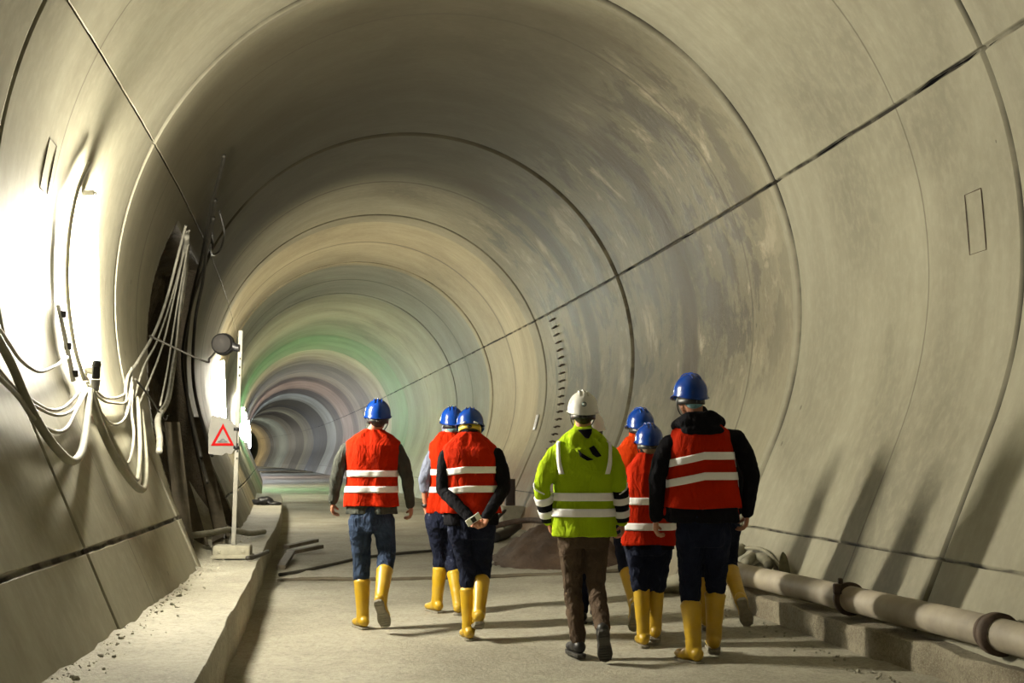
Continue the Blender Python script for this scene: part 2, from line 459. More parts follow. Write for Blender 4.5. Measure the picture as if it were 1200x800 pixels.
def rubble(name, n, fs, label):
    bm = bmesh.new(); rd = random.Random(5)
    for i in range(n):
        p, r_ = fs(rd)
        m = Matrix.Translation(p) @ Matrix.Rotation(rd.random()*6, 4, V((rd.random(), rd.random(), rd.random()+.1))) @ Matrix.Diagonal((r_*rd.uniform(.7, 1.5), r_, r_*rd.uniform(.4, .9), 1))
        bmesh.ops.create_icosphere(bm, subdivisions=1, radius=1, matrix=m)
    o = obj(name, bm, M['bench'], None, False); tag(o, label, 'rubble', None, 'stuff')
def f1(rd):
    s = rd.uniform(4, 16); u = -2.40+abs(rd.gauss(0, .09)); r_ = .004+.012*rd.random()**3
    return W(s, u, ltop(s, u)+r_*.3), r_
rubble('crumbled_concrete', 420, f1, 'crumbled concrete grit along the foot of the left wall on the bench')
def f2(rd):
    s = rd.uniform(4, 12); u = 2.0-abs(rd.gauss(0, .10)); r_ = rd.uniform(.004, .014)
    return W(s, u, floor_z(u)+r_*.3), r_
rubble('floor_grit', 220, f2, 'fine grit on the floor along the right kerb')
# ------------------------------------------------------------------ strip lamps on the left wall
def strip_lamp(s, v0, v1, mat, label, r=.034):
    root = empty('strip_lamp', WV(s, v1, .05), axis(s)[2], label, 'lamp', 'strip lamps along the left wall')
    inv = root.matrix_basis.inverted() if False else (Matrix.Translation(root.location) @ Matrix.Rotation(axis(s)[2], 4, 'Z')).inverted()
    a = WV(s, v0, .075); b = WV(s, v1, .075)
    bm = bmesh.new(); A, B = inv @ a, inv @ b
    d = (B-A)
    cone(bm, A+d*.03, B-d*.03, r, r, 16); obj('lamp_tube', bm, mat, root)
    bm = bmesh.new()
    back = V((-1, 0, 0))
    mid = (A+B)/2; q = d.to_track_quat('Z', 'Y').to_matrix()
    box(bm, mid+back*.045, (.022, .15, d.length*1.02), q, .005)
    obj('lamp_back', bm, M['housing'], root)
    for e in (A, B):
        bm = bmesh.new(); box(bm, e+back*.02, (.09, .08, .05), q, .008); obj('lamp_end_cap', bm, M['housing'], root)
    return root
LAMPS = [(-6.5, 'w', .07), (9.4, 'w', 1.), (25.3, 'w', .6), (39.3, 'w', .5), (48.6, 'g', .4), (54, 'w', .5), (66, 'b', .6), (78, 'p', .6), (92, 'b', .5), (106, 'w', .5), (125, 'b', .5), (150, 'w', .7), (175, 'w', .7)]
LAMPCOL = {'w': (1, .93, .76), 'g': (.45, 1, .5), 'b': (.72, .82, 1), 'p': (1, .86, .86)}
LAMP_POWER = 1420
desc = ['behind the camera', 'nearest, above the knot of cables', 'second one, behind the sign', 'third one, right of the post',
        'green glowing one beyond the sign pole', 'just past the green glowing one', 'bluish, deeper in the bend', 'pinkish, deeper in the bend', 'bluish, far down the bend', 'far down the bend by the timber beams', 'bluish, near the far end', 'at the far end', 'last one at the far end']
for (s, c, f), dsc in zip(LAMPS, desc):
    v0, v1 = (-4.50, -5.88)
    m = lamp_mat('lamp_'+c, LAMPCOL[c], LAMP_POWER*f)
    strip_lamp(s, v0, v1, m, 'glowing upright strip lamp on the tunnel wall, '+dsc)

# ------------------------------------------------------------------ cables on the left wall
def wallcable(name, pts, r, mat, label, inset=.06, group=None, cat='cable', wob=0, seg=8):
    bm = bmesh.new(); n = len(pts)
    P = [WV(s, v, (inset if not hasattr(inset, '__call__') else inset(i/(n-1)))) for i, (s, v) in enumerate(pts)]
    tube(bm, P, r, seg, 8, wob=wob)
    o = obj(name, bm, mat); tag(o, label, cat, group); return o
wallcable('thick_hose', [(6.5, -5.7), (6.9, -6.0), (6.99, -6.22), (7.06, -6.4), (7.23, -6.55), (7.47, -6.62), (7.84, -6.55), (8.35, -6.34), (8.85, -6.08)], .026, M['hose'], 'thick grey hose hanging in a deep loop left of the cable knot', .09)
wallcable('thick_hose', [(8.85, -6.08), (8.8, -6.26), (8.78, -6.49), (8.91, -6.69), (9.21, -6.84), (9.52, -6.82), (10.12, -6.59), (10.91, -6.16)], .028, M['hose'], 'thickest pale hose hanging in the deepest loop right of the cable knot', .09)
wallcable('thick_hose', [(8.91, -6.08), (8.89, -6.32), (9.0, -6.57), (9.14, -6.77), (9.45, -6.72), (10.18, -6.44), (10.94, -6.03)], .017, M['hose'], 'grey hose nested inside the deepest loop right of the cable knot', .10)
CB = [([(6.6, -5.6), (7.16, -5.88), (7.34, -5.97), (7.67, -6.01), (8.15, -5.94), (8.61, -5.84)], .011, 'thin cable sagging alone across the wall left of the nearest lamp, highest of all'),
      ([(6.5, -5.95), (6.9, -6.15), (7.16, -6.21), (7.55, -6.27), (8.03, -6.23), (8.77, -6.06)], .011, 'pale thin cable, upper one of the shallow pair left of the cable knot'),
      ([(6.5, -6.0), (6.86, -6.19), (7.14, -6.26), (7.64, -6.31), (8.21, -6.24), (8.75, -6.07)], .010, 'pale thin cable, lower one of the shallow pair left of the cable knot'),
      ([(6.5, -6.1), (6.85, -6.23), (6.99, -6.35), (7.32, -6.43), (7.7, -6.4), (8.22, -6.25), (8.79, -6.08)], .013, 'grey cable sagging halfway down inside the thick loop left of the knot'),
      ([(9.08, -5.99), (9.32, -6.05), (9.69, -6.08), (10.39, -6.03), (11.0, -5.91), (11.4, -5.7)], .012, 'pale cable running nearly level from the knot to the right, upper one'),
      ([(9.04, -6.02), (9.36, -6.11), (9.74, -6.12), (10.51, -6.07), (11.23, -5.80)], .010, 'thin cable sagging just under the level one right of the knot'),
      ([(8.97, -6.07), (9.07, -6.22), (9.41, -6.32), (10.19, -6.21), (11.11, -5.86)], .010, 'pale cable in a medium loop right of the knot'),
      ([(8.97, -6.07), (8.91, -6.35), (8.98, -6.58), (9.31, -6.63), (10.06, -6.4), (10.44, -6.17), (10.9, -5.95)], .011, 'thin cable in a long narrow loop right of the knot')]
for i, (p, r, l) in enumerate(CB): wallcable('looped_cable', p, r, M['cable'], l, .05+.012*(i % 4), 'cables looped along the left wall')
CV = [([(10.3, -6.2), (10.95, -5.85), (11.85, -5.61), (13.29, -5.18), (14.17, -4.7), (14.29, -4.17), (14.04, -3.82)], .016, 'pale cable climbing to the niche top, leftmost of the rising bundle'),
      ([(10.94, -6.03), (12.09, -5.64), (13.33, -5.27), (14.26, -4.79), (14.54, -4.23), (14.12, -3.86)], .011, 'thin cable climbing to the niche top, second in the rising bundle'),
      ([(10.88, -6.11), (12.47, -5.69), (13.77, -5.23), (14.46, -4.66), (14.41, -4.15), (14.13, -3.84)], .011, 'thin cable climbing to the niche top, in the middle of the rising bundle'),
      ([(10.9, -6.55), (11.3, -6.42), (11.78, -6.2), (13.19, -5.92), (14.6, -5.33), (15.0, -4.88), (14.86, -4.29), (14.0, -3.93)], .030, 'thickest pale hose climbing to the niche top, rightmost of the rising bundle'),
      ([(12.09, -6.06), (13.4, -5.62), (14.2, -5.17), (14.56, -4.62), (14.17, -3.98)], .010, 'thin cable climbing to the niche top, just left of the thickest hose')]
for i, (p, r, l) in enumerate(CV): wallcable('rising_cable', p, r, M['cable'], l, .05+.02*i, 'cables rising to the top of the niche')
wallcable('black_cable', [(10.95, -5.86), (11.6, -6.0), (12.1, -6.2), (12.5, -6.15)], .009, M['cable_dark'], 'short black cable crossing the rising bundle', .12)
CD = [([(13.6, -2.95), (14.0, -3.06), (14.6, -3.3), (15.3, -3.55), (16.0, -3.85), (16.4, -4.4), (16.3, -5.2), (15.6, -6.0), (14.2, -6.9)], .022, 'thick black cable hanging down the dark niche'),
      ([(14.6, -3.3), (15.3, -3.5), (16.2, -3.62), (16.4, -3.9), (16.2, -4.5), (15.5, -5.4), (14.4, -6.6)], .022, 'black cable hanging left of the thick one in the niche'),
      ([(15.0, -3.45), (15.6, -3.75), (16.5, -4.1), (16.75, -4.7), (16.5, -5.6), (15.7, -6.6)], .022, 'black cable hanging right of the thick one in the niche'),
      ([(14.9, -3.35), (16.2, -3.4), (16.6, -3.6), (16.1, -3.75), (15.6, -3.7)], .014, 'thin black cable curled at the top of the niche')]
for i, (p, r, l) in enumerate(CD): wallcable('black_cable', p, r, M['cable_dark'], l, .08+.03*i, 'black cables hanging in the niche')
wallcable('lamp_cable', [(9.2, -4.3), (9.05, -4.55), (8.98, -4.9), (8.94, -5.3), (8.94, -5.7), (9.0, -5.98)], .016, M['cable'], 'grey cable running down the wall beside the nearest lamp', .05)
# connector
root = empty('cable_connector', WV(9.0, -6.02, .12), axis(9)[2]+.3, 'dark grey plug connector at the cable knot under the nearest lamp', 'connector')
bm = bmesh.new(); box(bm, (0, 0, .07), (.055, .055, .09), None, .01); obj('plug_body', bm, M['black'], root)
bm = bmesh.new(); cone(bm, (0, 0, .10), (0, 0, .16), .02, .03, 16); ball(bm, (0, 0, .13), .035); obj('plug_cap', bm, M['black'], root)
bm = bmesh.new(); cone(bm, (0, 0, .02), (0, 0, -.06), .035, .022, 16); obj('plug_sleeve', bm, plain('grey_plastic', (.12, .12, .12), .5), root)
# socket plate left of the lamp
root = empty('metal_bracket', WV(8.72, -5.72, .0), axis(8.7)[2], 'small white metal bracket on the wall left of the nearest lamp foot', 'bracket')
inv = (Matrix.Translation(root.location) @ Matrix.Rotation(axis(8.7)[2], 4, 'Z')).inverted()
bm = bmesh.new(); tube(bm, [inv @ WV(8.72, -5.45, .03), inv @ WV(8.72, -6.0, .03)], .018, 8, 1); obj('bracket_rail', bm, M['housing'], root)
for q in (-5.52, -5.75, -5.95):
    bm = bmesh.new(); box(bm, inv @ WV(8.72, q, .05), (.05, .03, .05), None, .006); obj('bracket_clip', bm, M['black'], root)

# ------------------------------------------------------------------ sign post
POST = V((-2.76, 11.95, .40))
root = empty('sign_post', POST, .1, 'tall pale perforated post in a cast base on the left bench', 'post')
bm = bmesh.new(); box(bm, (0, 0, .065), (.36, .24, .13), None, .02)
for s_ in (-1, 1): box(bm, (.115*s_, -.122, .075), (.035, .01, .035), None, .004)
obj('base_block', bm, M['block'], root)
bm = bmesh.new(); box(bm, (0, -.005, .02), (.39, .27, .035), None, .008); obj('base_plinth', bm, M['block'], root)
bm = bmesh.new(); box(bm, (.02, 0, 1.19), (.042, .042, 2.14), Matrix.Rotation(.012, 3, 'Y'), .003)
obj('post_tube', bm, M['steel'], root)
bm = bmesh.new()
bm.free()
for i in range(6):
    bm = bmesh.new(); box(bm, (.024+.012*(i*.16), -.0215, .98+i*.07 if i < 3 else 1.55+i*.085), (.014, .006, .022)); obj('post_hole', bm, M['sign_black'], root)
# warning sign, a bit torn at its edge
root = empty('warning_sign', POST+V((-.115, -.05, 1.21)), .02, 'white board with red bordered triangle on the pale post', 'sign')
P0 = [(-.135, -.185), (-.14, .0), (-.12, .17), (-.105, .195), (.03, .17), (.125, .10), (.14, .08), (.138, -.12), (.09, -.19), (.04, -.175), (.0, -.2)]
bm = bmesh.new()
f = bm.faces.new([bm.verts.new((a, 0, b)) for a, b in P0])
r = bmesh.ops.extrude_face_region(bm, geom=[f]); bmesh.ops.translate(bm, vec=(0, .012, 0), verts=[v for v in r['geom'] if isinstance(v, bmesh.types.BMVert)])
obj('board', bm, M['sign'], root, False)
def prism(bm, pts, y0, y1):
    a = [bm.verts.new((p[0], y0, p[1])) for p in pts]; b = [bm.verts.new((p[0], y1, p[1])) for p in pts]
    bm.faces.new(a); bm.faces.new(b[::-1])
    for i in range(len(pts)): j = (i+1) % len(pts); bm.faces.new((a[j], a[i], b[i], b[j]))
bm = bmesh.new()
T = [(-.112, -.105), (.118, -.105), (.003, .115)]; cx_, cz_ = .003, -.032
Ti = [(cx_+(a-cx_)*.66, cz_+(b-cz_)*.66) for a, b in T]
for i in range(3):
    j = (i+1) % 3; prism(bm, [T[i], T[j], Ti[j], Ti[i]], -.005, 0)
obj('red_triangle', bm, M['sign_red'], root, False)
bm = bmesh.new(); prism(bm, [(-.05, -.072), (.056, -.072), (.045, -.058), (.028, -.052), (.018, -.04), (.003, -.034), (-.012, -.04), (-.022, -.052), (-.04, -.058)], -.006, 0)
obj('bump_symbol', bm, M['sign_black'], root, False)
for z_ in (-.12, .06):
    bm = bmesh.new(); box(bm, (.135, .03, z_), (.05, .07, .03)); obj('clamp', bm, M['black'], root)
# beacon
root = empty('warning_beacon', POST+V((-.14, -.02, 2.12)), 0, 'round black beacon lamp fixed left of the post top', 'lamp')
bm = bmesh.new(); cone(bm, (0, -.05, 0), (0, .03, 0), .105, .115, 32); cone(bm, (0, .03, 0), (0, .06, 0), .115, .07, 32); obj('lamp_head', bm, M['black'], root)
bm = bmesh.new(); cone(bm, (0, -.065, 0), (0, -.05, 0), .088, .10, 32); obj('lens', bm, plain('smoked_lens', (.012, .010, .008), .8), root)
bm = bmesh.new(); tube(bm, [(.09, 0, -.01), (.13, 0, -.035), (.17, .0, -.04)], .038, 14, 4); obj('bracket_arm', bm, M['black'], root)
bm = bmesh.new(); pts = [POST+V((-.20, -.01, 2.06)), POST+V((-.30, .1, 1.99)), POST+V((-.42, .3, 1.98)), WV(12.9, -5.25, .05)]
tube(bm, pts, .011, 8, 6); tag(obj('beacon_cable', bm, M['cable_dark']), 'thin dark cable from the round beacon to the wall', 'cable')

# ------------------------------------------------------------------ clutter on and beside the left bench
def plank(name, a, b, w, h, mat, label, cat='plank', group=None, roll=0):
    a = V(a); b = V(b); d = b-a
    bm = bmesh.new(); q = d.to_track_quat('Z', 'Y').to_matrix() @ Matrix.Rotation(roll, 3, 'Z')
    box(bm, (a+b)/2, (w, h, d.length), q, min(w, h)*.12)
    o = obj(name, bm, mat, None, False); return tag(o, label, cat, group)
plank('timber_plank', W(12.0, -2.62, .44), W(13.4, -2.95, 1.75), .16, .05, M['wood'], 'dark timber plank leaning upright in the niche mouth, leftmost')
plank('timber_plank', W(13.4, -2.6, .44), W(14.6, -3.05, 1.45), .13, .05, M['wood'], 'dark timber plank leaning in the middle of the niche')
plank('timber_plank', W(14.9, -2.5, .44), W(16.3, -2.98, 1.9), .16, .05, M['wood'], 'dark timber plank leaning at the far edge of the niche, behind the post')
plank('timber_plank', W(12.4, -2.35, .45), W(15.0, -2.55, .50), .14, .04, M['wood'], 'timber plank lying on the bench at the foot of the niche')
bm = bmesh.new(); tube(bm, [W(12.2, -2.72, .62), W(13.2, -2.5, .60), W(14.4, -2.38, .56), W(15.2, -2.2, .47), W(16.0, -2.05, .44)], .035, 10, 6)
tag(obj('bench_hose', bm, M['hose']), 'dusty hose lying along the bench behind the sign post', 'hose')
bm = bmesh.new(); tube(bm, [W(12.0, -2.05, .43), W(12.3, -1.98, .42), W(12.9, -1.9, .42)], .022, 8, 4)
tag(obj('bench_hose', bm, M['cable_dark']), 'short dark hose end right of the post base', 'hose')
# dark bundle far along the bench
root = empty('tarpaulin_bundle', W(26.2, -2.3, .39), .2, 'crumpled black tarpaulin bundle lying far along the left bench', 'bundle')
bm = bmesh.new()
for p, r_, sc in (((-.15, 0, .05), .2, (1.2, .8, .35)), ((.12, .05, .08), .18, (1, .8, .55)), ((.32, -.05, .03), .14, (1.2, .8, .3))): ball(bm, p, r_, sc)
o = remesh(obj('folded_sheet', bm, M['black'], root), .02, 2, .06, .12)
# rubble by the kerb
for i, (a, b, w, l) in enumerate([((17.6, -1.78, .13), (18.4, -1.35, .16), .10, 'bent board lying at the kerb foot, farthest'), ((16.6, -1.75, .12), (17.3, -1.3, .15), .09, 'board lying at the kerb foot, in the middle of the three'),
                              ((14.6, -1.80, .11), (16.2, -1.70, .17), .10, 'board lying along the kerb foot, nearest')]):
    plank('broken_board', W(*a), W(*b), w, .05, M['wood'], l, 'board', 'broken boards at the kerb foot')
bm = bmesh.new(); tube(bm, [W(13.8, -1.8, .10), W(14.2, -1.55, .10), W(15.0, -1.2, .10), W(15.8, -.85, .10), W(16.4, -.4, .10), W(16.9, .2, .10)], .02, 8, 6)  # added tube standing in for a darker line of shading on the floor
tag(obj('floor_shade_cable', bm, M['cable_dark']), 'dark cable added for a change of shading, slanting across the floor beyond the kerb', 'cable')
bm = bmesh.new()
pts = [W(13.2+.25*noise.noise(V((u*1.1, 3, 0))), u, .012+floor_z(u)) for u in frange(-1.8, 2.0, 30)]
tube(bm, pts, .022, 8, 3, wob=.008)
tag(obj('floor_hose', bm, M['wood']), 'flat dirty hose lying straight across the floor ahead of the group', 'hose')

# ------------------------------------------------------------------ right side: pipe, hoses, heap, box
PA = [W(9.95, 2.10, .425), W(8.7, 2.21, .43), W(7.4, 2.29, .44), W(6.4, 2.34, .45), W(5.2, 2.37, .45), W(3.0, 2.38, .45), W(0, 2.38, .45)]
root = empty('steel_pipe', PA[0]-V((0, 0, .1)), 0, 'long dusty steel pipe lying on the right kerb', 'pipe')
inv = Matrix.Translation(root.location).inverted()
LP = [inv @ p for p in PA]
bm = bmesh.new(); tube(bm, LP, .088, 32, 8, caps=False); tube(bm, LP, .076, 24, 8, caps=False)
obj('pipe_tube', bm, M['pipe'], root)
def ring_at(i, t): return LP[i].lerp(LP[i+1], t), (LP[i+1]-LP[i]).normalized()
c_, d_ = ring_at(1, .55)
bm = bmesh.new(); cone(bm, c_-d_*.02, c_+d_*.02, .112, .112, 32); box(bm, c_+V((-.09, -.03, .07)), (.05, .05, .07), None, .01); box(bm, c_+V((-.06, .0, .12)), (.03, .04, .04), None, .01)
obj('pipe_clamp', bm, M['rust'], root)
c_, d_ = ring_at(3, .1)
bm = bmesh.new(); cone(bm, c_-d_*.06, c_+d_*.0, .098, .115, 32); cone(bm, c_, c_+d_*.06, .115, .115, 32); obj('pipe_collar', bm, M['rust'], root)
c_, d_ = ring_at(0, .01)
bm = bmesh.new(); cone(bm, c_-d_*.0, c_+d_*.03, .101, .101, 32); obj('pipe_end_ring', bm, M['pipe'], root)
HS = [([(10.35, 1.92, .42), (10.3, 2.05, .50), (10.35, 2.2, .54), (10.5, 2.36, .58)], .05, 'thick dusty hose piece lying highest over the far pipe end'),
      ([(9.95, 2.20, .50), (10.1, 2.3, .53), (10.3, 2.38, .52), (10.5, 2.36, .44)], .045, 'thick dusty hose piece lying behind the far pipe end'),
      ([(9.75, 2.33, .50), (9.9, 2.36, .53), (10.15, 2.38, .53), (10.4, 2.36, .44)], .04, 'thick dusty hose end pointing at the pipe, third from its end'),
      ([(10.5, 2.36, .58), (10.3, 2.42, .60), (10.05, 2.43, .58), (9.75, 2.43, .48), (9.55, 2.42, .40)], .018, 'thin hose arching down behind the pipe'),
      ([(10.45, 1.97, .40), (10.7, 1.85, .30), (11.0, 1.72, .22), (11.2, 1.80, .17), (11.05, 1.96, .17), (10.85, 1.98, .17)], .055, 'thick pale hose curling down to the floor between the walkers legs')]
for p, r_, l in HS:
    bm = bmesh.new(); tube(bm, [W(*q) for q in p], r_, 14, 6); tag(obj('hose_piece', bm, M['hose']), l, 'hose', 'hoses at the far end of the pipe')
# rubber flap
root = empty('rubber_flap', W(9.45, 2.36, .33), .2, 'upright rounded dark rubber flap standing behind the pipe', 'flap')
bm = bmesh.new()
def flap(a, b):
    return V((.055*math.cos(b)*math.sin(a)**.6, .03*math.sin(b)+.04*math.cos(a), .16-.16*math.cos(a)*1.0))
for (z, w) in ((0, .055), (.08, .06), (.16, .056), (.23, .045), (.27, .026)):
    pass
grid(bm, lambda z, b: V((.05*math.cos(b)*max(.02, (1-(z/.3)**3))**.5, .022*math.sin(b)*max(.02, (1-(z/.3)**3))**.5+z*.15, z)), frange(0, .3, 14), frange(0, 2*PI, 24)[:-1], True)
o = obj('flap_body', bm, plain('dusty_rubber', (.10, .095, .05), .7, .3), root)
# soil heap
root = empty('soil_heap', W(15.4, 1.75, .12), 0, 'low heap of reddish brown soil against the right wall between two walkers', 'heap')
bm = bmesh.new()
def heap(a, r_):
    h = max(0, 1-r_*r_)**1.2*.42
    x_ = math.cos(a)*r_*.95; y_ = math.sin(a)*r_*1.9
    return V((x_, y_, h*(1+.5*noise.noise(V((x_*3, y_*3, 1))))+.04*noise.noise(V((x_*11, y_*11, 4)))-.03))
grid(bm, lambda r_, a: heap(a, r_), frange(.001, 1.05, 26), frange(0, 2*PI, 60)[:-1], True)
obj('heap_surface', bm, M['soil'], root)['kind'] = 'stuff'
# block with switch box
BX = W(21.8, 2.25, .10)
root = empty('concrete_block', BX, .2, 'pale concrete block against the right wall under the dark box', 'block')
bm = bmesh.new(); box(bm, (0, 0, .2), (.42, .6, .42), None, .03); obj('block_body', bm, M['block'], root)
root = empty('switch_box', BX+V((-.02, 0, .41)), .2, 'narrow dark brown box standing on the pale concrete block', 'box')
bm = bmesh.new(); box(bm, (0, 0, .25), (.17, .14, .48), None, .012); obj('box_body', bm, plain('dark_brown_box', (.035, .02, .014), .6), root)
bm = bmesh.new(); box(bm, (0, -.075, .26), (.13, .012, .4), None, .004); obj('box_door', bm, plain('darker_brown', (.02, .012, .01), .5), root)
bm = bmesh.new(); tube(bm, [BX+V((-.1, -.3, .35)), BX+V((-.25, -.6, .2)), W(20, 1.6, .16), W(19.2, 1.3, .15)], .03, 8, 5); tag(obj('box_cable', bm, M['cable_dark']), 'black cable dropping from the dark box to the floor', 'cable')
bm = bmesh.new(); tube(bm, [W(18.2, 1.3, .18), W(18.9, 1.62, .2), W(19.4, 1.9, .3)], .08, 14, 4); tag(obj('black_duct', bm, M['black']), 'stub of thick black duct lying beyond the soil heap', 'duct')
bm = bmesh.new(); tube(bm, [W(18.5, .7, .15), W(18.9, 1.1, .16), W(19.0, 1.5, .32), W(18.6, 1.95, .42), W(17.2, 2.2, .42)], .045, 10, 5); tag(obj('brown_hose', bm, M['rust']), 'rust brown hose curving over the soil heap to the wall', 'hose')
# climbing rungs
root = empty('climbing_rungs', WV(21.4, 6.3, 0), 0, 'column of dark steel rungs climbing the right wall behind the white helmets', 'rungs')
inv = Matrix.Translation(root.location).inverted()
for i in range(19):
    v = 3.93+i*.145; s0 = 21.65-.03*max(0, i-9)+.01*random.uniform(-1, 1)
    bm = bmesh.new()
    w_ = .13+.02*random.random()
    tube(bm, [inv @ WV(s0-w_, v, -.005), inv @ WV(s0-w_, v, .05), inv @ WV(s0+w_, v+.01, .05), inv @ WV(s0+w_, v+.01, -.005)], .013, 6, 1)
    obj('rung', bm, M['rust'], root)
# white tag on the right wall
bm = bmesh.new(); grid(bm, lambda a, b: WV(23.5+a, b, .012), frange(-.11, .11, 3), frange(5.66, 5.98, 5))
o = obj('marker_plate', bm, M['white']); md = o.modifiers.new('t', 'SOLIDIFY'); md.thickness = .01
tag(o, 'small white marker plate on the right wall', 'marker')
# filled openings in the lining
for k_, (s0, v0, v1, w_, l) in enumerate([(7.85, 4.65, 5.08, .11, 'faint filled rectangular pocket in the right wall, upper right of the photo'), (8.35, -4.72, -4.38, .10, 'faint filled rectangular pocket in the left wall beside the nearest lamp')]):
    bm = bmesh.new()
    pts = [WV(s0-w_, v0, .002), WV(s0-w_, v1, .002), WV(s0+w_, v1, .002), WV(s0+w_, v0, .002), WV(s0-w_, v0, .002)]
    tube(bm, pts, .004, 6, 1); o = obj('pocket_outline', bm, M['rust']); tag(o, l, 'wall pocket')
# beams across the floor far away
for s0, z, l in ((99, .16, 'dark timber beam lying across the far floor, nearer one'), (108, .16, 'dark timber beam lying across the far floor, farther one')):
    plank('timber_beam', W(s0, -2.0, z), W(s0, 2.1, z), .25, .12, M['wood'], l, 'beam', 'beams across the far floor')
# ------------------------------------------------------------------ people
def lerp(a, b, t): return a+(b-a)*t
def interp(tab, z):
    """tab: ascending list of (z, value tuple)"""
    if z <= tab[0][0]: return tab[0][1]
    for (z0, a), (z1, b) in zip(tab, tab[1:]):
        if z <= z1:
            t = (z-z0)/(z1-z0); t = t*t*(3-2*t)*.5+t*.5
            return tuple(lerp(p, q, t) for p, q in zip(a, b))
    return tab[-1][1]
def torso_tab(P, grow=0, hem=None, slim=0):
    """rows (z, (cx, cy, half width, half depth)) from hem to neck"""
    (zh, ah), (zw, aw), (zc, ac), (zs, as_) = P['w']; zn = P['nk']-.025
    hx = P['hip'][0]; nx = P['neck'][0]; ny = P['neck'][1]; hz = P['hip'][2]
    if hem is not None: zh = hem
    def c(z): t = max(0, min(1, (z-hz)/(zn-hz))); return hx+(nx-hx)*t, ny*t
    k = P.get('fat', 1.)
    rows = []
    for z, a, b in ((zh, ah, .135), (zw, aw, .125), (zc, ac, .135), (lerp(zc, zs, .7), lerp(ac, as_, .6), .125), (zs, as_*1.0, .105), (lerp(zs, zn, .5), as_*.74, .085), (zn, .088, .068), (zn+.012, .06, .05)):
        cx_, cy_ = c(z); rows.append((z, (cx_, cy_, (a+grow-slim), (b*k+grow))))
    return rows
def tsurf(tab, z, th, off=0, seed=0, fold=.007, ex=2.5):
    cx_, cy_, a, b = interp(tab, z)
    ca, sa = math.cos(th), math.sin(th)
    r = (abs(ca)**ex+abs(sa)**ex)**(-1/ex)
    f = fold*(noise.noise(V((ca*2.2+seed, sa*2.2, z*3.2)))+.7*noise.noise(V((ca*5+seed, sa*5, z*4+3)))+.5*noise.noise(V((ca*3+seed+9, sa*3, z*15))))
    zb = tab[0][0]
    f += .010*math.sin(th*7+seed+z*2)*max(0, 1-(z-zb)/.25)
    return V((cx_+(a+off+f)*r*ca, cy_+(b+off+f)*r*sa, z))
def garment(name, tab, mat, parent, seed, off=0, fold=.007, hemwave=.006):
    z0, z1 = tab[0][0], tab[-1][0]
    zs = frange(z0, z1, 60); ths = frange(0, 2*PI, 96)[:-1]
    bm = bmesh.new()
    def f(z, th):
        p = tsurf(tab, z, th, off, seed, fold)
        if z == z0: p.z += hemwave*math.sin(th*3+seed)
        return p
    rows = grid(bm, f, zs, ths, True)
    bm.faces.new(rows[0][::-1]); bm.faces.new(rows[-1])
    return obj(name, bm, mat, parent)
def stripe(name, tab, z, h, mat, parent, seed, off=0, fold=.007, th0=0, th1=2*PI, tilt=None):
    bm = bmesh.new(); full = abs(th1-th0-2*PI) < 1e-6
    ths = frange(th0, th1, 96)
    if full: ths = ths[:-1]
    tl = tilt or (lambda th: 0)
    zz = frange(-h/2, h/2, 4)
    prof_ = [(q, off+.006) for q in zz]+[(q, off-.004) for q in zz[::-1]]
    rows = []
    for q, o_ in prof_: rows.append([bm.verts.new(tsurf(tab, z+q+tl(th), th, o_, seed, fold)) for th in ths])
    m = len(ths); n_ = len(rows)
    for i in range(n_):
        A, B = rows[i], rows[(i+1) % n_]
        for j in range(m if full else m-1): k = (j+1) % m; bm.faces.new((A[j], A[k], B[k], B[j]))
    return obj(name, bm, mat, parent)
def vstrip(name, tab, z0, z1, t0, t1, w, mat, parent, seed, off, fold=.007):
    """strip running up the back between the angles t0 (at z0) and t1 (at z1)"""
    bm = bmesh.new(); rows = []
    for z in frange(z0, z1, 14):
        t = (z-z0)/(z1-z0); c_ = lerp(t0, t1, t)
        rows.append([bm.verts.new(tsurf(tab, z, c_+k*w, off+o_, seed, fold)) for k, o_ in ((-.5, .006), (0, .007), (.5, .006), (.5, -.004), (-.5, -.004))])
    for A, B in zip(rows, rows[1:]):
        for j in range(5): k = (j+1) % 5; bm.faces.new((A[j], A[k], B[k], B[j]))
    bm.faces.new(rows[0]); bm.faces.new(rows[-1])
    return obj(name, bm, mat, parent)

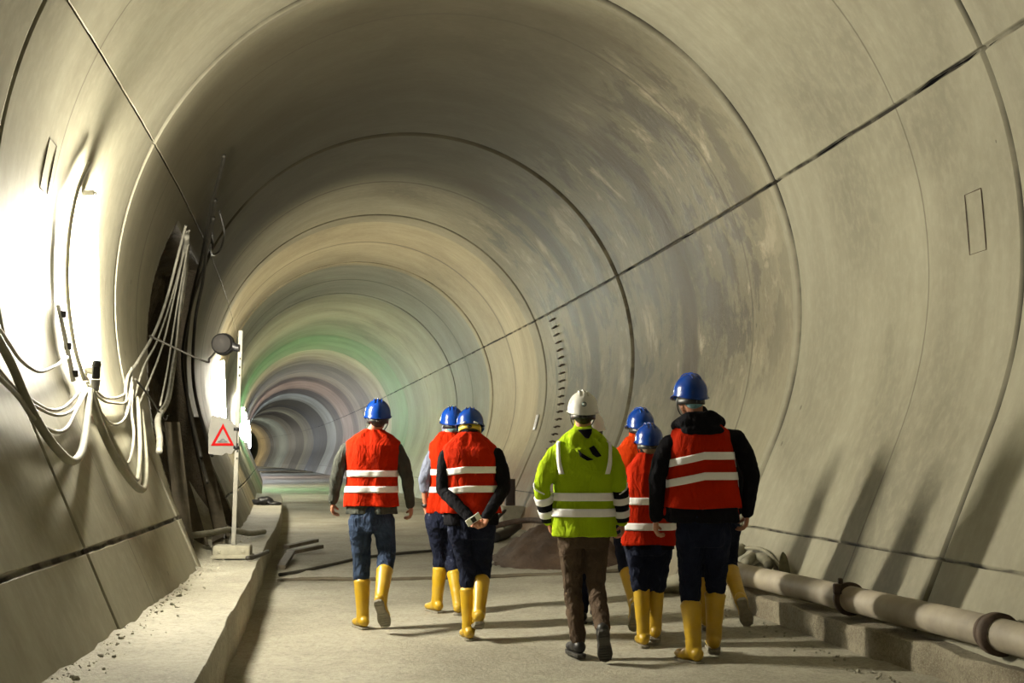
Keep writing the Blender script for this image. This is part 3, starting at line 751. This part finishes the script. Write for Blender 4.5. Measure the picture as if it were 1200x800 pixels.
def hand(bm, wrist, elbow, side, curl=.75, inward=None, s=1.):
    """palm, four fingers and thumb; side -1 left, +1 right"""
    w = V(wrist); d = (w-V(elbow)).normalized()
    d = (d+V((0, .05, -.25))).normalized()
    inn = V(inward) if inward is not None else V((-side, .15, 0))       # palm faces this way
    inn = (inn-d*inn.dot(d)).normalized()
    ac = d.cross(inn)                                               # across the palm
    fwd = ac if ac.y > 0 or abs(ac.y) < .2 and ac.z > 0 else -ac       # thumb side is in front
    limb(bm, [w-d*.03, w+d*.015], [.027*s, .024*s])
    pc = w+d*.055*s
    q = Matrix((fwd, inn, d)).transposed()
    ball(bm, pc, 1, (.040*s, .016*s, .050*s), q, 24)
    for i, (L, off) in enumerate(((.070, .030), (.080, .010), (.074, -.010), (.058, -.029))):
        p = w+d*.092*s*(1-.06*abs(i-1))+fwd*off*s; r_ = (.0098-.0006*(i == 3))*s
        pts = [p-d*.02*s, p]; dr = d.copy(); a = .30+.05*i
        for k, f_ in enumerate((.42, .32, .26)):
            ang = curl*(.75, 1.0, .8)[k]+.04*i
            dr = (dr*math.cos(ang)+inn*math.sin(ang)).normalized() if k == 0 else rot_toward(dr, inn, d, ang)
            pts.append(pts[-1]+dr*L*f_*s)
        limb(bm, pts, [r_*1.1, r_*1.05, r_, r_*.93, r_*.82], 12)
    b = w+d*.03*s+fwd*.028*s
    t1 = b+(fwd*.6+d*.7+inn*.25).normalized()*.036*s
    t2 = t1+(d*.75+inn*.6+fwd*.05).normalized()*.030*s
    t3 = t2+(d*.55+inn*.85-fwd*.15).normalized()*.024*s
    limb(bm, [b, t1, t2, t3], [.0145*s, .0120*s, .0108*s, .0092*s], 12)
def rot_toward(dr, inn, d, ang):
    ax = d.cross(inn).normalized()
    return (Matrix.Rotation(ang, 3, ax) @ dr).normalized()

def foot_frame(fd, up=None):
    f = V(fd).normalized(); u = V(up) if up else V((0, 0, 1))
    if abs(f.z) > .55 and not up: u = V((0, 1, .35))
    u = (u-f*u.dot(f)).normalized(); r_ = f.cross(u)
    return Matrix((r_, f, u)).transposed(), f, u, r_
def footwear(kind, ank, knee, fd, parent, scale=1., h=.30, r0=.067):
    A = V(ank); K = V(knee); sh = (K-A).normalized()
    Q, f, u, r_ = foot_frame(fd)
    mat = M['boot'] if kind == 'boot' else M['shoe']
    bm = bmesh.new(); s = scale
    heel = A-f*.035*s-u*.035*s
    if kind == 'boot':
        limb(bm, [A-u*.01, A+sh*.07, A+sh*.18, A+sh*(h-.015)], [.053*s, .052*s, .060*s, r0])
        top = A+sh*h
        cone(bm, A+sh*(h-.02), top, r0*1.03, r0*1.05, 24)
    else:
        limb(bm, [A-u*.01, A+sh*.05], [.048*s, .046*s])
    ball(bm, heel+u*.012*s, .047*s, (.92, 1, .95), Q)
    limb(bm, [A-u*.02+f*.01, A+f*.07*s-u*.030*s], [.048*s, .044*s])
    ball(bm, A+f*.115*s-u*.042*s, 1, (.050*s, .085*s, .036*s), Q)
    ball(bm, A+f*.15*s-u*.044*s, 1, (.046*s, .065*s, .032*s), Q)
    o = remesh(obj('boot' if kind == 'boot' else 'shoe', bm, mat, parent), .008, 3, .004 if kind == 'boot' else .003, .07)
    # sole
    bm = bmesh.new(); pts = []
    out = [(-.085, .0), (-.078, .030), (-.05, .040), (0, .036), (.04, .036), (.09, .048), (.14, .052), (.18, .042), (.205, .020), (.212, 0)]
    loop = [(a, b) for a, b in out]+[(a, -b) for a, b in out[-2:0:-1]]
    for lv, gr in ((-.093, .94), (-.088, 1.0), (-.068, 1.02)):
        pts.append([bm.verts.new(A+f*((a-.06)*gr+.06)*s+r_*b*gr*s+u*lv*s) for a, b in loop])
    for X, Y in zip(pts, pts[1:]):
        for j in range(len(loop)): k = (j+1) % len(loop); bm.faces.new((X[j], X[k], Y[k], Y[j]))
    bm.faces.new(pts[0][::-1]); bm.faces.new(pts[-1])
    # tread bars across the sole
    for a in (-.06, -.035, .055, .08, .105, .13, .155, .18):
        wd = .032 if a < 0 else .040
        box(bm, A+f*a*s-u*.096*s, (wd*2*s, .012*s, .006*s), Q)
    so = obj('sole', bm, M['sole'] if kind == 'boot' else M['dark_sole'], o, False)
    so.modifiers.new('b', 'BEVEL').width = .002
    return o

def head_parts(P, bm):
    hc = V(P['head']); H = P['Q']
    def T(p): return hc+H @ V(p)
    s = P.get('hs', 1.)
    def B(p, sc, seg=24): ball(bm, T([q*s for q in p]), 1, [q*s for q in sc], H, seg)
    B((0, -.005, -.005), (.076, .097, .092))       # cranium
    B((0, .030, -.070), (.058, .062, .065))        # face
    B((0, .050, -.115), (.034, .036, .026))        # chin
    B((0, .028, -.100), (.050, .050, .030))        # jaw
    B((0, .083, -.030), (.052, .022, .014))        # brow
    limb(bm, [T((0, .085*s, -.040*s)), T((0, .108*s, -.072*s))], [.009, .0135])  # nose
    B((0, .092, -.098), (.020, .010, .009))        # mouth mound
    for sg in (-1, 1):
        B((.077*sg, .0, -.050), (.008, .018, .030), 14)   # ear
        B((.042*sg, .064, -.065), (.018, .018, .018), 14)
    limb(bm, [T((0, -.015, -.06)), V(P['neck'])+V((0, -.005, .0)), V(P['neck'])+V((0, 0, -.06))], [.056, .058, .062])
    return T

def helmet(P, parent, mat, dx=0, band=None, net=False):
    hc = V(P['head']); H = P['Q'] @ Matrix.Rotation(P.get('hpitch', 0), 3, 'X'); s = P.get('hs', 1.)*1.0
    def T(p): return hc+H @ V([q*s for q in p])
    bm = bmesh.new()
    def shell(t, a):
        # t 0..1 from crown to rim
        el = min(1, t/.8)*PI/2; dn = max(0, t-.8)/.2
        x_, y_ = math.cos(a), math.sin(a)
        rx, ry, rz = .107, .130, .122
        ridge = .007*max(0, 1-(abs(x_)/.16)**2)*max(0, math.cos(el))**.4 if True else 0
        fl_ = .005*dn**2
        return T(((rx+fl_)*math.sin(el)*x_, (ry+fl_)*math.sin(el)*y_-.004, .004+(rz+ridge)*math.cos(el)+ridge*.3-dn*(.020+.030*max(0, -y_))))
    grid(bm, shell, frange(.001, 1, 22), frange(0, 2*PI, 64)[:-1], True)
    o = obj('helmet', bm, mat, parent)
    md = o.modifiers.new('thick', 'SOLIDIFY'); md.thickness = .004; md.offset = -1
    # raised ribs on the crown
    bm = bmesh.new()
    for off in (-.03, 0, .03):
        tube(bm, [T((off, -.130*math.cos(t), .006+.124*math.sin(t)*(.985 if off else 1.03))) for t in frange(.75, PI-.5, 12)], .0045, 8, 2)
    obj('crown_rib', bm, mat, o)
    # peak and rain gutter
    bm = bmesh.new()
    rows = []
    for a in frange(.12*PI, .88*PI, 20):
        w_ = math.sin((a-.12*PI)/(.76*PI)*PI)**.7
        rows.append([bm.verts.new(T((q*math.cos(a)*(.112+.010*k), q*0+math.sin(a)*(.136+.052*w_*k), -.018-.020*k*w_+th_))) for q, k, th_ in ((1, 0, 0), (1, .5, 0), (1, 1, 0), (1, 1, -.004), (1, .5, -.004), (1, 0, -.004))])
    for A, B in zip(rows, rows[1:]):
        for j in range(6): k = (j+1) % 6; bm.faces.new((A[j], A[k], B[k], B[j]))
    bm.faces.new(rows[0]); bm.faces.new(rows[-1])
    obj('peak', bm, mat, o)
    bm = bmesh.new(); tube(bm, [T((.113*math.cos(a), .136*math.sin(a)-.004, -.016-.030*max(0, -math.sin(a)))) for a in frange(0, 2*PI, 48)], .0042, 8, 1, False); obj('rim', bm, mat, o)
    # inner headband
    bm = bmesh.new(); grid(bm, lambda z, a: T((.088*math.cos(a), .108*math.sin(a)-.004, z)), [-.075, -.055, -.030], frange(0, 2*PI, 40)[:-1], True)
    hb = obj('headband', bm, band or M['black'], o); md = hb.modifiers.new('thick', 'SOLIDIFY'); md.thickness = .004
    bm = bmesh.new(); ball(bm, T((0, -.114, -.062)), 1, (.020*s, .010*s, .014*s), H, 16); obj('adjuster_knob', bm, M['black'], hb)
    for sg in (-1, 1):
        bm = bmesh.new(); tube(bm, [T((.088*sg, .01, -.03)), T((.080*sg, .03, -.085)), T((.045*sg, .055, -.135)), T((0, .06, -.15))], .004, 6, 4); obj('chin_strap', bm, M['black'], o)
    return o

SPEC = {
'A':{'x':-1.16,'y':9.9,'head':(0.05,0,1.745),'neck':(0.014,0,1.61),'hip':(0.007,0,0.887),'kL':(-0.078,0.06,0.532),'aL':(-0.057,0.02,0.085),'kR':(0.135,0.02,0.603),'aR':(0.121,-0.32,0.227),'L':[(-0.22,0,1.496),(-0.277,-0.03,1.241),(-0.319,0.06,1.035)],'R':[(0.22,0,1.496),(0.298,-0.03,1.227),(0.319,0.06,1.007)],'nk':1.638,'w':[(0.993,0.22),(1.227,0.206),(1.418,0.227),(1.518,0.22)],'st':[1.259,1.131]},
'B':{'x':-0.592,'y':10.9,'head':(0.047,0,1.727),'neck':(0.016,0,1.609),'hip':(-0.008,0,0.828),'kL':(-0.055,0.1,0.492),'aL':(-0.086,0.05,0.086),'kR':(0.047,0.1,0.492),'aR':(0.117,-0.1,0.086),'L':[(-0.117,0,1.484),(-0.203,-0.06,1.188),(-0.188,0.02,0.938)],'R':[(0.133,0,1.484),(0.211,-0.02,1.188),(0.188,0.06,0.961)],'nk':1.641,'w':[(0.898,0.172),(1.156,0.156),(1.391,0.172),(1.516,0.164)],'st':[1.258,1.102]},
'C':{'x':-0.321,'y':9.37,'head':(-0.02,0,1.658),'neck':(-0.013,0,1.55),'hip':(0.007,0,0.866),'kL':(-0.02,0.07,0.503),'aL':(-0.013,0.0,0.074),'kR':(0.087,0.12,0.517),'aR':(0.067,-0.12,0.208),'L':[(-0.208,0,1.436),(-0.215,-0.04,1.141),(-0.013,-0.2,0.946)],'R':[(0.215,0,1.45),(0.262,-0.04,1.154),(0.128,-0.21,0.946)],'nk':1.604,'w':[(0.96,0.228),(1.221,0.201),(1.389,0.221),(1.477,0.201)],'st':[1.295,1.148]},
'D':{'x':0.502,'y':8.47,'head':(0.0,0,1.727),'neck':(0.0,0,1.588),'hip':(0.0,0,0.776),'kL':(-0.073,0.06,0.442),'aL':(-0.042,0.0,0.103),'kR':(0.085,0.02,0.485),'aR':(0.109,-0.3,0.182),'L':[(-0.212,0,1.442),(-0.297,-0.05,1.176),(-0.242,0.05,0.945)],'R':[(0.206,0,1.442),(0.248,-0.05,1.176),(0.273,0.03,0.945)],'nk':1.612,'w':[(0.836,0.224),(1.109,0.206),(1.333,0.218),(1.479,0.2)],'st':[1.112,1.003]},
'E':{'x':0.617,'y':9.6,'head':(0.028,0,1.641),'neck':(0.0,0,1.497),'hip':(0.0,0,0.807),'kL':(-0.062,0.06,0.483),'aL':(-0.069,0.0,0.09),'kR':(0.048,0.06,0.483),'aR':(0.055,-0.12,0.09),'L':[(-0.179,0,1.379),(-0.193,-0.02,1.124),(-0.152,0.06,0.931)],'R':[(0.179,0,1.379),(0.2,-0.02,1.103),(0.221,0.06,0.848)],'nk':1.524,'w':[(0.848,0.166),(1.103,0.159),(1.29,0.172),(1.4,0.166)],'st':[1.138,1.0]},
'F':{'x':0.984,'y':9.5,'head':(0.034,0,1.633),'neck':(0.007,0,1.517),'hip':(-0.007,0,0.816),'kL':(-0.082,0.0,0.517),'aL':(-0.048,-0.3,0.218),'kR':(0.048,0.08,0.497),'aR':(0.048,0.02,0.095),'L':[(-0.136,0,1.388),(-0.156,0.02,1.143),(-0.143,0.1,0.939)],'R':[(0.156,0,1.388),(0.184,0.02,1.143),(0.17,0.1,0.939)],'nk':1.551,'w':[(0.857,0.17),(1.109,0.163),(1.313,0.17),(1.429,0.163)],'st':[1.211,1.075]},
'G':{'x':1.014,'y':8.87,'head':(0.0,0,1.5),'neck':(0.0,0,1.386),'hip':(-0.019,0,0.658),'kL':(-0.063,0.06,0.392),'aL':(-0.057,0.0,0.076),'kR':(0.038,0.1,0.405),'aR':(0.044,0.12,0.108),'L':[(-0.139,0,1.253),(-0.19,0.04,1.038),(-0.114,0.14,0.835)],'R':[(0.165,0,1.253),(0.215,0.04,1.025),(0.165,0.14,0.835)],'nk':1.418,'w':[(0.734,0.196),(0.975,0.184),(1.152,0.177),(1.297,0.158)],'st':[1.051,0.867]},
'H':{'x':1.303,'y':8.22,'head':(-0.076,0,1.8),'neck':(-0.012,0,1.612),'hip':(0.0,0,0.859),'kL':(-0.088,0.05,0.459),'aL':(-0.082,-0.04,0.076),'kR':(0.094,0.1,0.506),'aR':(0.082,0.14,0.129),'L':[(-0.235,0,1.494),(-0.312,-0.03,1.224),(-0.318,0.03,0.953)],'R':[(0.247,0,1.529),(0.329,-0.03,1.235),(0.312,0.05,0.988)],'nk':1.647,'w':[(1.047,0.253),(1.224,0.224),(1.4,0.212),(1.541,0.194)],'st':[1.371,1.235]},
'I':{'x':1.624,'y':9.55,'head':(-0.082,0,1.562),'neck':(-0.027,0,1.445),'hip':(-0.007,0,0.795),'kL':(-0.082,0.06,0.479),'aL':(-0.096,0.04,0.096),'kR':(0.082,0.02,0.521),'aR':(0.123,-0.3,0.233),'L':[(-0.205,0,1.329),(-0.219,0.02,1.082),(-0.178,0.1,0.904)],'R':[(0.123,0,1.342),(0.171,-0.02,1.096),(0.164,0.04,0.925)],'nk':1.473,'w':[(0.863,0.171),(1.082,0.164),(1.247,0.171),(1.363,0.164)],'st':[1.116,1.0]},
}
FS = .942
def person(key, name_label, P):
    z0 = floor_z(P['u'])
    root = empty('person', (P['x']*FS, P['y']*FS, z0), 0, name_label, 'person', 'tunnel visitors walking away in a group')
    seed = P['seed']; root.scale = (FS, FS, FS)
    P['Q'] = (Matrix.Rotation(P.get('yaw', 0), 3, 'Z') @ Matrix.Rotation(P.get('tilt', 0), 3, 'X') @ Matrix.Rotation(P.get('roll', 0), 3, 'Y'))
    jm, tm = P['jacket'], P['trouser']
    tab = torso_tab(P)
    hx, hy, hz = P['hip']; hw = P.get('hw', .092)
    hips = {-1: V((hx-hw, hy, hz)), 1: V((hx+hw, hy, hz))}
    L = {-1: P['L'], 1: P['R']}; K = {-1: V(P['kL']), 1: V(P['kR'])}; A = {-1: V(P['aL']), 1: V(P['aR'])}
    lk = P.get('k', 1.)
    # ---- body
    bm = bmesh.new()
    T = head_parts(P, bm)
    zn = P['neck'][2]; cx_, cy_, _, _ = interp(tab, zn-.15)
    limb(bm, [V((hx, hy+.01, hz+.07)), V((hx, hy+.01, hz+.18)), V((cx_, cy_, zn-.2)), V((P['neck'][0], P['neck'][1], zn-.10))], [.075, .085, .10, .070])
    for sg in (-1, 1):
        sh, el, wr = [V(p) for p in L[sg]]
        limb(bm, [V((P['neck'][0], P['neck'][1], zn-.13)), sh+V((-.014*sg, 0, -.045)), el, wr], [.055, .042, .034, .024])
        hand(bm, wr, el, sg, P.get('curl', .62), P.get('inward%d' % sg), lk)
        limb(bm, [V((hx, hy, hz+.06)), hips[sg]+V((0, .01, 0)), K[sg], A[sg]], [.06, .048, .040, .032])
        Q, f, u, r_ = foot_frame(P['f%d' % sg])
        limb(bm, [A[sg]-f*.02-u*.03, A[sg]+f*.12-u*.05], [.032, .026])
    body = remesh(obj('body', bm, M['skin'], root), .0058, 2)
    # face
    for sg in (-1, 1):
        bm = bmesh.new(); ball(bm, T((.031*sg, .084, -.050)), .0115, seg=14); e = obj('eye', bm, M['eye'], root)
        bm = bmesh.new(); ball(bm, T((.031*sg, .0925, -.050)), .0052, seg=10); obj('iris', bm, M['sign_black'], e)
    bm = bmesh.new(); ball(bm, T((0, .101, -.100)), 1, (.022, .006, .006), P['Q'], 14); obj('mouth', bm, M['lips'], root)
    # hair
    bm = bmesh.new()
    ball(bm, T((0, -.016, -.002)), 1, (.083, .098, .096), P['Q'], 24)
    ball(bm, T((0, -.050, -.055)), 1, (.066, .056, .058), P['Q'], 24)
    if P.get('longhair'): ball(bm, T((0, -.062, -.085)), 1, (.07, .045, .07), P['Q'], 24)
    net = P.get('net')
    remesh(obj('hair_net' if net else 'hair', bm, M['hairnet'] if net else P.get('hair', M['hair']), root), .008, 2, .006, .03)
    hm = helmet(P, root, P['helmet'], band=P.get('band'))
    if P.get('emblem'):
        c_ = V(P['head'])+P['Q'] @ V((-.005, -.136, .028))
        bm = bmesh.new(); cone(bm, c_+V((0, .012, 0)), c_-V((0, .003, 0)), .017, .017, 20); em = obj('round_emblem', bm, plain('emblem_grey_green', (.10, .16, .15), .5), hm)
        bm = bmesh.new(); cone(bm, c_, c_-V((0, .005, 0)), .009, .009, 20); obj('emblem_centre', bm, M['helmet_white'], hm)
    # ---- jacket: torso and sleeves in one cloth
    bm = bmesh.new()
    jt = torso_tab(P, -.014, hem=P['jhem'])
    if P.get('bare'): jt = torso_tab(P, 0, hem=P['jhem'])
    zs = frange(jt[0][0], jt[-1][0], 26); ths = frange(0, 2*PI, 48)[:-1]
    rows = grid(bm, lambda z, th: tsurf(jt, z, th, 0, seed, .006), zs, ths, True)
    bm.faces.new(rows[0][::-1]); bm.faces.new(rows[-1])
    ar = P.get('arm', 1.)
    for sg in (-1, 1):
        sh, el, wr = [V(p) for p in L[sg]]
        inner = V((sh.x*.55, sh.y, sh.z-.05))
        end = wr if not P.get('rolled') else el.lerp(wr, .28)
        re = .040 if not P.get('rolled') else .050
        limb(bm, [inner, sh+V((-.014*sg, 0, -.045)), sh.lerp(el, .5), el, el.lerp(end, .5), end], [.070*ar, .062*ar, .060*ar, .053*ar, .049*ar, re*ar])
    limb(bm, [V((P['neck'][0], P['neck'][1]+.005, zn-.03)), V((P['neck'][0], P['neck'][1]+.005, P['nk']+.015))], [.07, .062])
    jk = remesh(obj(P.get('jname', 'jacket'), bm, jm, root), .010, 5, .016, .07)
    # ---- trousers
    bm = bmesh.new()
    top = P['jhem']+.06
    tt = [(hz-.10, (hx, hy, .150*P.get('hipw', 1), .115)), (hz, (hx, hy, .178*P.get('hipw', 1), .125)), (top, (hx, hy, .165*P.get('hipw', 1), .118))]
    rows = grid(bm, lambda z, th: tsurf(tt, z, th, 0, seed+3, .004), frange(hz-.10, top, 10), ths, True)
    bm.faces.new(rows[0][::-1]); bm.faces.new(rows[-1])
    lw = P.get('leg', 1.)
    for sg in (-1, 1):
        sh_d = (A[sg]-K[sg])
        if P['shoe'] == 'boot':
            ud = -sh_d.normalized(); bt = A[sg]+ud*(P.get('bh', .30)+.045)
            up = K[sg] if (K[sg]-A[sg]).length > P.get('bh', .30)+.05 else K[sg]
            pts = [hips[sg]+V((0, 0, -.02)), hips[sg].lerp(K[sg], .5), K[sg], bt, A[sg]+ud*(P.get('bh', .30)-.03), A[sg]+ud*.12]; rs = [.100, .086, .074, .070, .050, .040]
        else:
            pts = [hips[sg]+V((0, 0, -.02)), hips[sg].lerp(K[sg], .5), K[sg], K[sg].lerp(A[sg], .5), A[sg]+V((0, 0, .03))]; rs = [.100, .086, .070, .066, .060]
        limb(bm, pts, [q*lw for q in rs])
    remesh(obj('trousers', bm, tm, root), .010, 4, .022, .055)
    for sg in (-1, 1): footwear(P['shoe'], A[sg], K[sg], P['f%d' % sg], root, P.get('fs', 1.), P.get('bh', .30), P.get('br', .067))
    # ---- vest
    if P.get('vest'):
        vt = garment('vest', tab, P['vest'], root, seed, .004)
        tl = P.get('stilt')
        for z in P['st']: stripe('reflective_stripe', tab, z, .052, M['silver'], vt, seed, .004, tilt=tl)
        # piping round the arm openings
    return root, tab, T, jk

def arm_band(P, sg, t0, t1, r0, r1, mat, parent, name='sleeve_band', seg=0):
    sh, el, wr = [V(p) for p in (P['L'] if sg < 0 else P['R'])]
    a = el if seg == 0 else sh; b = wr if seg == 0 else el
    bm = bmesh.new(); tube(bm, [a.lerp(b, lerp(t0, t1, i/4)) for i in range(5)], lambda t: lerp(r0, r1, t), 24, 1)
    return obj(name, bm, mat, parent)

base = dict(shoe='boot', helmet=M['helmet_blue'], vest=M['vest'], jacket=M['black_cloth'], trouser=M['navy'])
def mk(key, **kw):
    P = dict(base); P.update(SPEC[key]); P.update(kw); return P
# A: leftmost
P = mk('A', u=-.98, seed=1, jacket=M['grey_cloth'], trouser=M['jeans'], jhem=.93, yaw=.15, tilt=-.05, fm=0, **{'f-1': (-.45, 1, 0), 'f1': (.18, .62, -.80)}, k=1.02)
P['aR'] = (.121, -.30, .262); P['kR'] = (.135, .03, .62)
person('A', 'leftmost walker in a red vest over dark grey sleeves, blue jeans and yellow boots', P)
# B: behind C
P = mk('B', u=-.25, seed=5, jacket=M['blue_shirt'], jhem=.86, rolled=True, net=True, yaw=.1, fat=.95, **{'f-1': (-.55, 1, 0), 'f1': (.1, 1, 0)}, vest=M['vest'])
P['hip'] = (-.008, 0, .86)
r_, tab, T, jk = person('B', 'walker with pale blue rolled sleeve and watch, half hidden by the one clasping hands', P)
el, wr = V(P['L'][1]), V(P['L'][2])
bm = bmesh.new(); c_ = el.lerp(wr, .9); dd = (wr-el).normalized(); tube(bm, [c_-dd*.014, c_+dd*.014], .034, 20, 1); wt = obj('watch', bm, M['black'], r_)
bm = bmesh.new(); ball(bm, c_+V((-.032, 0, 0)), 1, (.007, .018, .018), seg=14); obj('watch_face', bm, M['black'], wt)
# C: hands behind the back
P = mk('C', u=-.18, seed=9, jhem=.87, tilt=-.42, hpitch=.1, **{'f-1': (-.22, 1, 0), 'f1': (-.1, 1, -.25), 'inward-1': (.4, -.7, .3), 'inward1': (-.5, -.6, .3)}, curl=.75, band=plain('yellow_band', (.65, .50, .05), .5), fat=1.0)
P['head'] = (-.01, .10, 1.655); P['neck'] = (-.013, .035, 1.54)
P['stilt'] = lambda th: -.03*max(0, -math.cos(th)-.15) if math.sin(th) < 0 else 0
r_, tab, T, jk = person('C', 'walker in a red vest clasping black sleeved hands behind the back, head bowed', P)
bm = bmesh.new()
for sg in (-1, 1): tube(bm, [T((.03*sg, -.125, -.045)), T((.062*sg, -.108, -.052))], .009, 8, 1)
obj('headlamp_strap', bm, M['white'], r_)
ph = empty('phone', V(((P['x']+.03)*FS, (P['y']-.285)*FS, .925*FS+.08)), .3, 'white phone held in the clasped hands behind the back', 'phone')
bm = bmesh.new(); box(bm, (0, 0, 0), (.115, .012, .050), Matrix.Rotation(-.55, 3, 'Y'), .004); obj('phone_body', bm, M['white'], ph)
bm = bmesh.new(); box(bm, (0, -.007, 0), (.035, .004, .035), Matrix.Rotation(-.55, 3, 'Y'), .0015); obj('camera_lens_plate', bm, M['black'], ph)
# D: yellow jacket
P = mk('D', u=.47, seed=13, jacket=M['hivis'], trouser=M['brown_trousers'], helmet=M['helmet_white'], shoe='shoe', jhem=.836, vest=None, bare=True, arm=1.12, emblem=True, fat=1.14, yaw=.05, leg=.93, **{'f-1': (-.25, 1, 0), 'f1': (.1, .62, -.80)})
P['hip'] = (0, 0, .86); P['aR'] = (.109, -.27, .225); P['kR'] = (.085, .03, .50)
r_, tab, T, jk = person('D', 'walker in yellow green jacket with silver bands, white helmet and brown trousers', P)
for z in P['st']: stripe('reflective_stripe', tab, z, .056, M['silver'], jk, 13, .008, .006)
for sg in (-1, 1):
    q = -PI/2
    vstrip('shoulder_stripe', tab, 1.27, 1.50, q+sg*.72, q+sg*.98, .15, M['silver'], jk, 13, .009, .006)
    arm_band(P, sg, .05, 1.0, .066, .052, M['black_cloth'], jk, 'black_cuff') if sg > 0 else arm_band(P, sg, .42, 1.0, .063, .052, M['black_cloth'], jk, 'black_cuff')
    arm_band(P, sg, .26, .46, .068, .065, M['silver'], jk); arm_band(P, sg, .66, .86, .063, .059, M['silver'], jk)
    sh, el, wr = [V(p) for p in (P['L'] if sg < 0 else P['R'])]
    bm = bmesh.new(); tube(bm, [el.lerp(sh, .12)+V((.06*sg, -.02, 0)), el+V((.045*sg, -.05, -.01)), el.lerp(wr, .2)+V((-.01*sg, -.066, 0))], .006, 6, 4); obj('piping', bm, M['silver'], jk)
# hood lying on the back
bm = bmesh.new()
ball(bm, (0, -.087, 1.535), 1, (.115, .075, .065), None, 24); ball(bm, (.03, -.127, 1.45), 1, (.105, .045, .085), Matrix.Rotation(.5, 3, 'Y'), 24); ball(bm, (-.05, -.112, 1.50), 1, (.06, .05, .07), None, 20)
hood = remesh(obj('hood', bm, M['hivis'], jk), .009, 4, .014, .06)
def patch(name, pts, y, mat, parent, th=.012):
    bm = bmesh.new(); a = [bm.verts.new((p[0], p[2]-.016, p[1])) for p in pts]; b = [bm.verts.new((v.co.x, v.co.y+.03, v.co.z)) for v in a]
    bm.faces.new(a); bm.faces.new(b[::-1])
    for i in range(len(a)): j = (i+1) % len(a); bm.faces.new((a[j], a[i], b[i], b[j]))
    o = obj(name, bm, mat, parent, False); o.modifiers.new('b', 'BEVEL').width = .004; return o
patch('hood_lining', [(-.045, 1.575, -.142), (.055, 1.585, -.135), (.05, 1.55, -.155), (.03, 1.515, -.170), (.005, 1.52, -.168), (-.02, 1.55, -.155)], 0, M['black_cloth'], hood)
patch('hood_lining', [(.03, 1.45, -.168), (.065, 1.468, -.160), (.10, 1.42, -.158), (.12, 1.395, -.150), (.085, 1.385, -.158), (.055, 1.405, -.167)], 0, M['black_cloth'], hood)
patch('hood_lining', [(-.045, 1.44, -.150), (-.02, 1.415, -.160), (.03, 1.385, -.158), (.065, 1.37, -.152), (.02, 1.362, -.148), (-.03, 1.39, -.146)], 0, M['black_cloth'], hood)
# E: in front of D
P = mk('E', u=.6, shoe='shoe', x=.65, y=10.15, seed=17, helmet=M['helmet_white'], jhem=.80, yaw=-.1, trouser=M['navy'], **{'f-1': (-.1, 1, 0), 'f1': (.1, 1, 0)})
P['hip'] = (0, 0, .82); 
person('E', 'walker almost wholly hidden ahead of the yellow jacket, only a white helmet edge showing', P)
# F
P = mk('F', u=1., seed=21, vest=M['vest_orange'], net=True, jhem=.82, yaw=.25, trouser=M['navy'], **{'f-1': (-.02, .62, -.80), 'f1': (.1, 1, 0)})
P['jacket'] = M['vest_orange']; P['hip'] = (-.007, 0, .82); P['aL'] = (-.048, -.25, .262)
person('F', 'walker in bright orange vest and blue helmet, mostly hidden behind the yellow jacket', P)
# G
P = mk('G', u=1.0, seed=25, jhem=.70, k=.92, hw=.085, hipw=1.02, hs=.95, yaw=.1, longhair=False, hair=plain('sandy_hair', (.22, .15, .09), .6, .3, 60, .6, 160), fs=.92, bh=.34, br=.062, **{'f-1': (-.08, 1, 0), 'f1': (.08, 1, 0)})
P['hip'] = (-.01, 0, .76); P['kL'] = (-.063, .05, .43); P['kR'] = (.05, .08, .43)
person('G', 'short walker in long red vest and black trousers, just left of the tallest', P)
# H
P = mk('H', u=1.25, seed=29, jhem=.92, net=True, yaw=.35, arm=1.12, k=1.05, hs=1.05, fat=1.08, **{'f-1': (-.42, 1, 0), 'f1': (.12, 1, 0)}, br=.072, fs=1.05)
P['stilt'] = lambda th: (-.055*max(0, -math.cos(th)) if math.sin(th) < 0 else -.05)
P['w'] = [(1.02, .262), (1.224, .236), (1.4, .218), (1.541, .194)]
r_, tab, T, jk = person('H', 'tallest walker, rightmost, red vest over a black hooded jacket, blue helmet over a hair net', P)
bm = bmesh.new()
ball(bm, (-.03, -.055, 1.60), 1, (.165, .085, .062), Matrix.Rotation(-.08, 3, 'Y'), 24); ball(bm, (-.01, -.10, 1.545), 1, (.15, .05, .045), None, 24)
limb(bm, [(-.17, .0, 1.575), (-.1, -.07, 1.62), (.05, -.07, 1.63), (.12, 0, 1.60)], [.045, .05, .05, .045])
remesh(obj('hood', bm, M['black_cloth'], jk), .009, 3, .014, .06)
# I
P = mk('I', u=1.6, seed=33, jhem=.82, yaw=0, **{'f-1': (-.05, 1, 0), 'f1': (.3, .6, -.80)})
P['hip'] = (-.007, 0, .80); P['aR'] = (.123, -.27, .27)
person('I', 'walker hidden ahead of the tallest, only one hand and a lifted yellow boot showing', P)


# ------------------------------------------------------------------ camera, world, view
cam = bpy.data.cameras.new('camera'); cam.sensor_width = 36; cam.lens = 1400/1200*36; cam.clip_end = 500
co = bpy.data.objects.new('camera', cam); C.objects.link(co)
co.location = (0, 0, 1.39); co.rotation_euler = (PI/2+.096691, 0, 0)
cam.dof.use_dof = False
bpy.context.scene.camera = co
w = bpy.data.worlds.new('world'); bpy.context.scene.world = w; w.use_nodes = True
w.node_tree.nodes['Background'].inputs[0].default_value = (.02, .019, .016, 1)
w.node_tree.nodes['Background'].inputs[1].default_value = .3
vs_ = bpy.context.scene.view_settings
vs_.view_transform = 'Standard'; vs_.look = 'None'; vs_.gamma = 1; vs_.use_curve_mapping = False; vs_.exposure = .05
